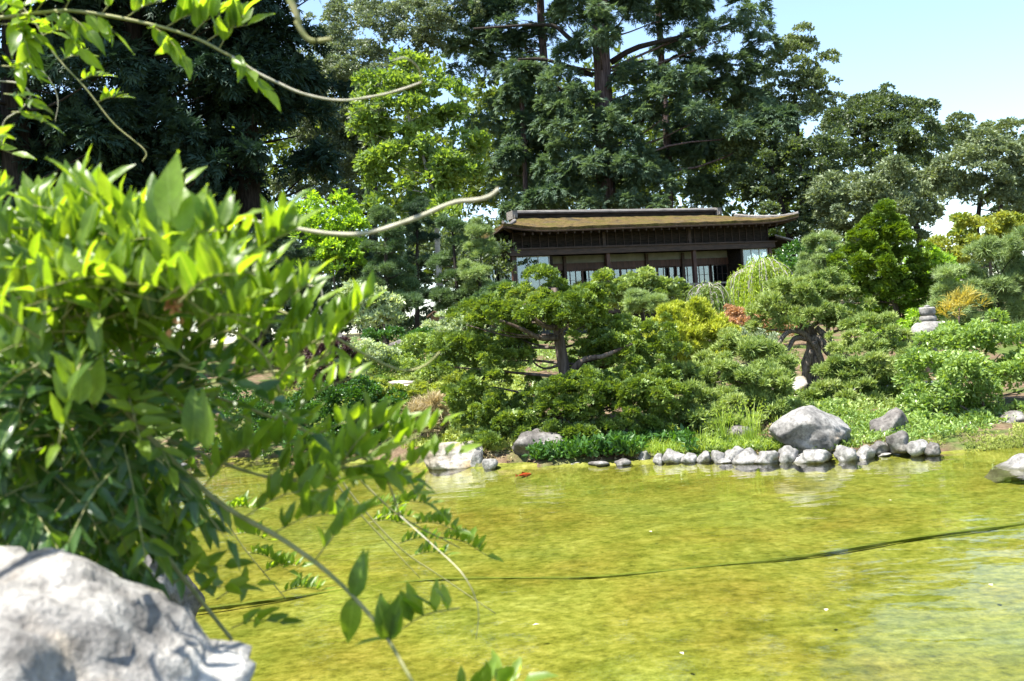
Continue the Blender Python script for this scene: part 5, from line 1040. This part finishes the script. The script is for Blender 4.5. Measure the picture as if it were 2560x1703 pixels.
for px, py, rx, ry, d, n in MOUND:
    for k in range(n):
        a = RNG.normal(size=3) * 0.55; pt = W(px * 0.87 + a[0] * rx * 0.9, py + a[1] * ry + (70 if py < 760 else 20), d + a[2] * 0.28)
        shade = np.clip((py - 780) / 300, 0, 1); v.old = bool(RNG.uniform() < (0.7 if py > 880 else 0.2 if py > 700 else 0.0) or d > 2.5)  # darker leaves go low and deep, painting in the mound's own shade
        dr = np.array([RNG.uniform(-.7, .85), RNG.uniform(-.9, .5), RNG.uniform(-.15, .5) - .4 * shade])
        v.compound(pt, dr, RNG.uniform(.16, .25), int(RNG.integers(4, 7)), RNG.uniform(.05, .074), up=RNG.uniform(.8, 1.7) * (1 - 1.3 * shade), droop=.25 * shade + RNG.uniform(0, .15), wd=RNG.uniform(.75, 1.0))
v.old = False
# big upright leaves in front
for px, py, d, l in ((425, 560, 1.6, .12), (455, 585, 1.6, .10), (400, 575, 1.65, .09), (500, 640, 1.7, .09), (215, 600, 1.75, .085), (90, 880, 1.7, .10), (110, 900, 1.7, .09), (250, 880, 1.7, .09), (200, 1010, 1.65, .09), (235, 1010, 1.7, .085), (480, 1110, 1.7, .10), (520, 1120, 1.7, .10), (580, 720, 1.75, .08)):
    v.one(W(px, py, d), np.array([RNG.uniform(-.25, .35), RNG.uniform(-.2, .3), 1.0]), np.array([RNG.uniform(-.5, .5), -1, .25]), l, 1.1)
def along(P, ks, ll, pairs, ln, dirv=(1, 0, .25), up=1.0, **k):
    for i in ks: v.compound(P[i], np.asarray(dirv) + RNG.normal(size=3) * .18, ln * RNG.uniform(.85, 1.15), pairs, ll, up=up, **k)
P = v.shoot([(250, 960, 2.0), (430, 1150, 1.95), (560, 1265, 1.9), (700, 1345, 1.85), (830, 1440, 1.8), (950, 1570, 1.75), (1040, 1720, 1.7)], .006, .0035)
along(P, (6, 9, 11), .06, 5, .16, (1, -.1, .3)); along(P, (14,), .05, 4, .12, (.8, 0, .5))
for q, nn in ((17, 3), (20, 3)):
    for j in range(nn): v.one(P[q], np.array([RNG.uniform(-.3, .5), -.2, RNG.choice([-1, 1.])]), np.array([RNG.uniform(-.4, .4), -1, .3]), .085, 1.1)
P = v.shoot([(300, 780, 2.2), (480, 730, 2.2), (640, 760, 2.2), (780, 810, 2.2), (900, 880, 2.2), (1000, 925, 2.2), (1060, 915, 2.2), (1100, 880, 2.2)], .004, .0018)
along(P, (4, 6), .046, 6, .11, (.4, 0, .7))
P = v.shoot([(350, 940, 2.1), (560, 1000, 2.1), (720, 1060, 2.1), (880, 1130, 2.1), (960, 1190, 2.1), (1000, 1290, 2.1)], .004, .002)
along(P, (4, 7, 9, 11, 13, 15, 17, 19), .052, 5, .15, (.95, 0, .35)); along(P, (8, 12, 16), .05, 5, .14, (.7, .3, -.4), up=.4)
P = v.shoot([(380, 1000, 2.3), (600, 940, 2.25), (760, 920, 2.2), (830, 880, 2.2)], .004, .002); along(P, (7, 10, 13, 16, 19, 22), .06, 5, .15, (.6, -.1, .7)); along(P, (9, 15), .055, 5, .15, (.7, 0, -.3), up=.5)
P = v.shoot([(420, 1100, 2.0), (620, 1180, 2.0), (760, 1200, 1.95), (880, 1150, 1.95)], .004, .002); along(P, (7, 10, 13, 17, 21), .068, 4, .14, (.8, -.1, .3)); along(P, (9, 15, 20), .06, 5, .15, (.8, .2, -.2), up=-.2)
P = v.shoot([(460, 840, 1.9), (580, 830, 1.9), (660, 890, 1.9), (700, 980, 1.9)], .0035, .002); along(P, (5, 9, 13, 17, 21), .066, 5, .15, (.5, -.1, .6))
P = v.shoot([(380, 740, 1.8), (500, 720, 1.8), (600, 680, 1.8), (640, 690, 1.8)], .0035, .002); along(P, (4, 8, 12, 16, 20), .06, 5, .11, (.4, 0, .7))
# thin trailing shoots over the water, further off
for pts, ks, ll in (([(480, 1180, 3.2), (540, 1262, 3.2), (610, 1370, 3.2), (715, 1498, 3.2)], (9, 13, 16, 19, 22), .045), ([(800, 1120, 3.2), (890, 1250, 3.2), (1000, 1370, 3.2), (1100, 1440, 3.2), (1240, 1535, 3.2)], (8, 11, 13), .04), ([(780, 1120, 3.3), (880, 1260, 3.3), (970, 1360, 3.3), (1050, 1445, 3.3)], (9, 11), .035), ([(880, 1180, 2.8), (1000, 1290, 2.8), (1150, 1370, 2.8)], (9, 14, 19), .045)):
    P = v.shoot(pts, .0035, .0015); along(P, ks, ll, 7, .14, (1, -.1, -.15), up=.8, spread=.4)
v.compound(W(1150, 1520, 1.9), (-1, 0, -.35), .15, 5, .06, up=1.0, spread=.35)
v.compound(W(430, 1460, 2.0), (1, -.2, .3), .12, 3, .055, up=.3); v.compound(W(470, 1490, 2.0), (1, 0, .1), .1, 3, .05, up=.2); v.compound(W(580, 1570, 2.0), (1, -.2, .1), .1, 3, .05, up=.2); v.compound(W(540, 1500, 2.1), (1, 0, .3), .09, 2, .045, up=.2)
v.compound(W(1120, 1760, 1.8), (1, 0, .2), .14, 5, .06, up=1.0)
v.shoot([(380, 1340, 2.0), (470, 1460, 1.95), (580, 1600, 1.9)], .005, .004)
# woody base and bare tendrils
for i in range(9):
    e = W(RNG.uniform(60, 520), RNG.uniform(600, 1150), RNG.uniform(1.9, 2.8)); v.raw(spline([wb + RNG.normal(size=3) * [.15, .15, 0], (wb + e) / 2 + RNG.normal(size=3) * .12, e], 12), np.linspace(.014, .004, 12))
v.shoot([(560, 540, 1.9), (745, 573, 1.9), (850, 586, 1.9), (930, 580, 1.88), (1040, 545, 1.86), (1130, 508, 1.85), (1190, 500, 1.85), (1225, 490, 1.85), (1247, 472, 1.85)], .0042, .0036, 40, True)
v.shoot([(640, 705, 2.4), (720, 716, 2.4), (790, 716, 2.4), (806, 735, 2.4), (800, 770, 2.4), (806, 780, 2.4)], .0022, .0015, 30, True)
v.shoot([(1000, 1290, 2.6), (1090, 1370, 2.5), (1160, 1440, 2.4), (1195, 1520, 2.4), (1190, 1600, 2.4)], .0015, .001, 24, True)
v.build(wr, wb)
M['petal'] = plain_mat("withered_petals", (0.45, 0.20, 0.10), (0.6, 0.34, 0.2), 40, 0.6, 0)
mb = MB()
for i in range(26):
    Vp, Fp = _leaf(rdir(1)[0], rdir(1)[0], .018, .014, W(436 + RNG.normal() * 7, 765 + RNG.normal() * 26, 1.78)); mb.add(np.array(Vp), Fp)
tag(mb.build("withered_flowers", M['petal'], wr, wb), "withered peach-coloured flower cluster")

# the branch that reaches in from the upper left
wb2 = gpoint(-2.6, 1.2, -0.05); wr2 = thing("wisteria_vine", "wisteria branch reaching in along the top left, ending in a bare tendril", "vine", wb2)
v = Vine()
v.raw(spline([wb2, wb2 + [-.1, .3, 1.3], W(-330, 100, 2.0), W(-150, 60, 2.35), W(0, 45, 2.5)], 24), np.linspace(.03, .006, 24))
P = v.shoot([(-10, 46, 2.5), (100, 32, 2.5), (190, 28, 2.5), (350, 55, 2.5), (480, 92, 2.5), (580, 142, 2.5)], .005, .0035, 30)
for i, (k, dv, up) in enumerate([(2, (.3, -.2, -.6), -.5), (5, (.5, 0, .4), .4), (8, (.6, -.2, -.4), -.5), (10, (.4, .1, .6), .6), (12, (.7, 0, -.5), -.5), (14, (.5, .2, .5), .8), (16, (.8, 0, .3), .9), (18, (.6, -.1, -.6), -.6), (20, (.9, 0, .25), 1.0), (23, (.7, -.1, .4), 1.0), (25, (.9, 0, .3), 1.0), (27, (.5, 0, .6), .9), (28, (.3, 0, -.3), -.3)]):
    v.compound(P[k], np.array(dv), RNG.uniform(.09, .14), int(RNG.integers(3, 5)), RNG.uniform(.055, .07), up=up, spread=.5, wd=1.15)
for k in (0, 1, 3, 4, 6): v.compound(P[k], np.array([RNG.uniform(-.3, .6), RNG.uniform(-.3, .3), RNG.uniform(-.7, .5)]), .13, 4, .065, up=RNG.uniform(-.4, .5), wd=1.15)
v.shoot([(580, 142, 2.5), (640, 180, 2.5), (690, 205, 2.5), (760, 235, 2.5), (850, 251, 2.5), (940, 240, 2.5), (1000, 225, 2.5), (1055, 206, 2.5)], .0036, .0028, 40, True)
v.shoot([(1055, 206, 2.5), (1045, 170, 2.3), (1015, 145, 2.2), (985, 150, 2.1)], .0022, .0016, 20, True)
P = v.shoot([(50, 10, 2.9), (90, 60, 2.9), (140, 140, 2.9), (215, 222, 2.9), (285, 310, 2.9), (362, 376, 2.9), (356, 405, 2.9)], .0032, .0016, 40)
for k in (9, 14, 18, 22): v.compound(P[k], np.array([1, -.1, .1]), .075, 4, .035, up=.5, spread=.4)
v.shoot([(80, 90, 2.9), (95, 160, 2.9), (125, 200, 2.9), (145, 250, 2.9), (138, 305, 2.9)], .0016, .001, 24, True)
v.shoot([(-10, 202, 2.6), (50, 210, 2.6), (76, 240, 2.6), (50, 275, 2.6), (10, 305, 2.6), (5, 365, 2.6)], .0022, .0018, 24, True)
for x, y in ((5, 165), (10, 235), (30, 280), (0, 60), (20, 80)): v.compound(W(x, y, 2.5), np.array([.5, 0, -.2]), .09, 3, .05, up=.1)
for k in range(60):                                   # leafy canopy the branch comes from, unseen, added to shade the mound
    a = RNG.normal(size=3) * .5; v.compound(W(-330 + a[0] * 190, 330 + a[1] * 190, 2.55 + a[2] * .5), np.array([RNG.uniform(-.8, .8), RNG.uniform(-.8, .8), RNG.uniform(-.3, .4)]), .2, 6, .06, up=.4)
v.build(wr2, wb2, 200)
wb3 = gpoint(-0.6, 0.9, -0.05); wr3 = thing("wisteria_vine", "bare hooked tendril hanging in from the top edge left of centre", "vine", wb3)
q = W(720, -10, 1.75); mb = MB()
mb.tube(spline([wb3 + [-1.6, -.3, 0], wb3 + [-1.7, -.2, 1.6], q + [-.7, -.2, .6], q + [-.15, 0, .35], q, W(745, 60, 1.75), W(775, 100, 1.75), W(828, 98, 1.75)], 50), np.linspace(.012, .0032, 50), 6)
mb.build("tendril", M['wstem'], wr3, wb3, True)
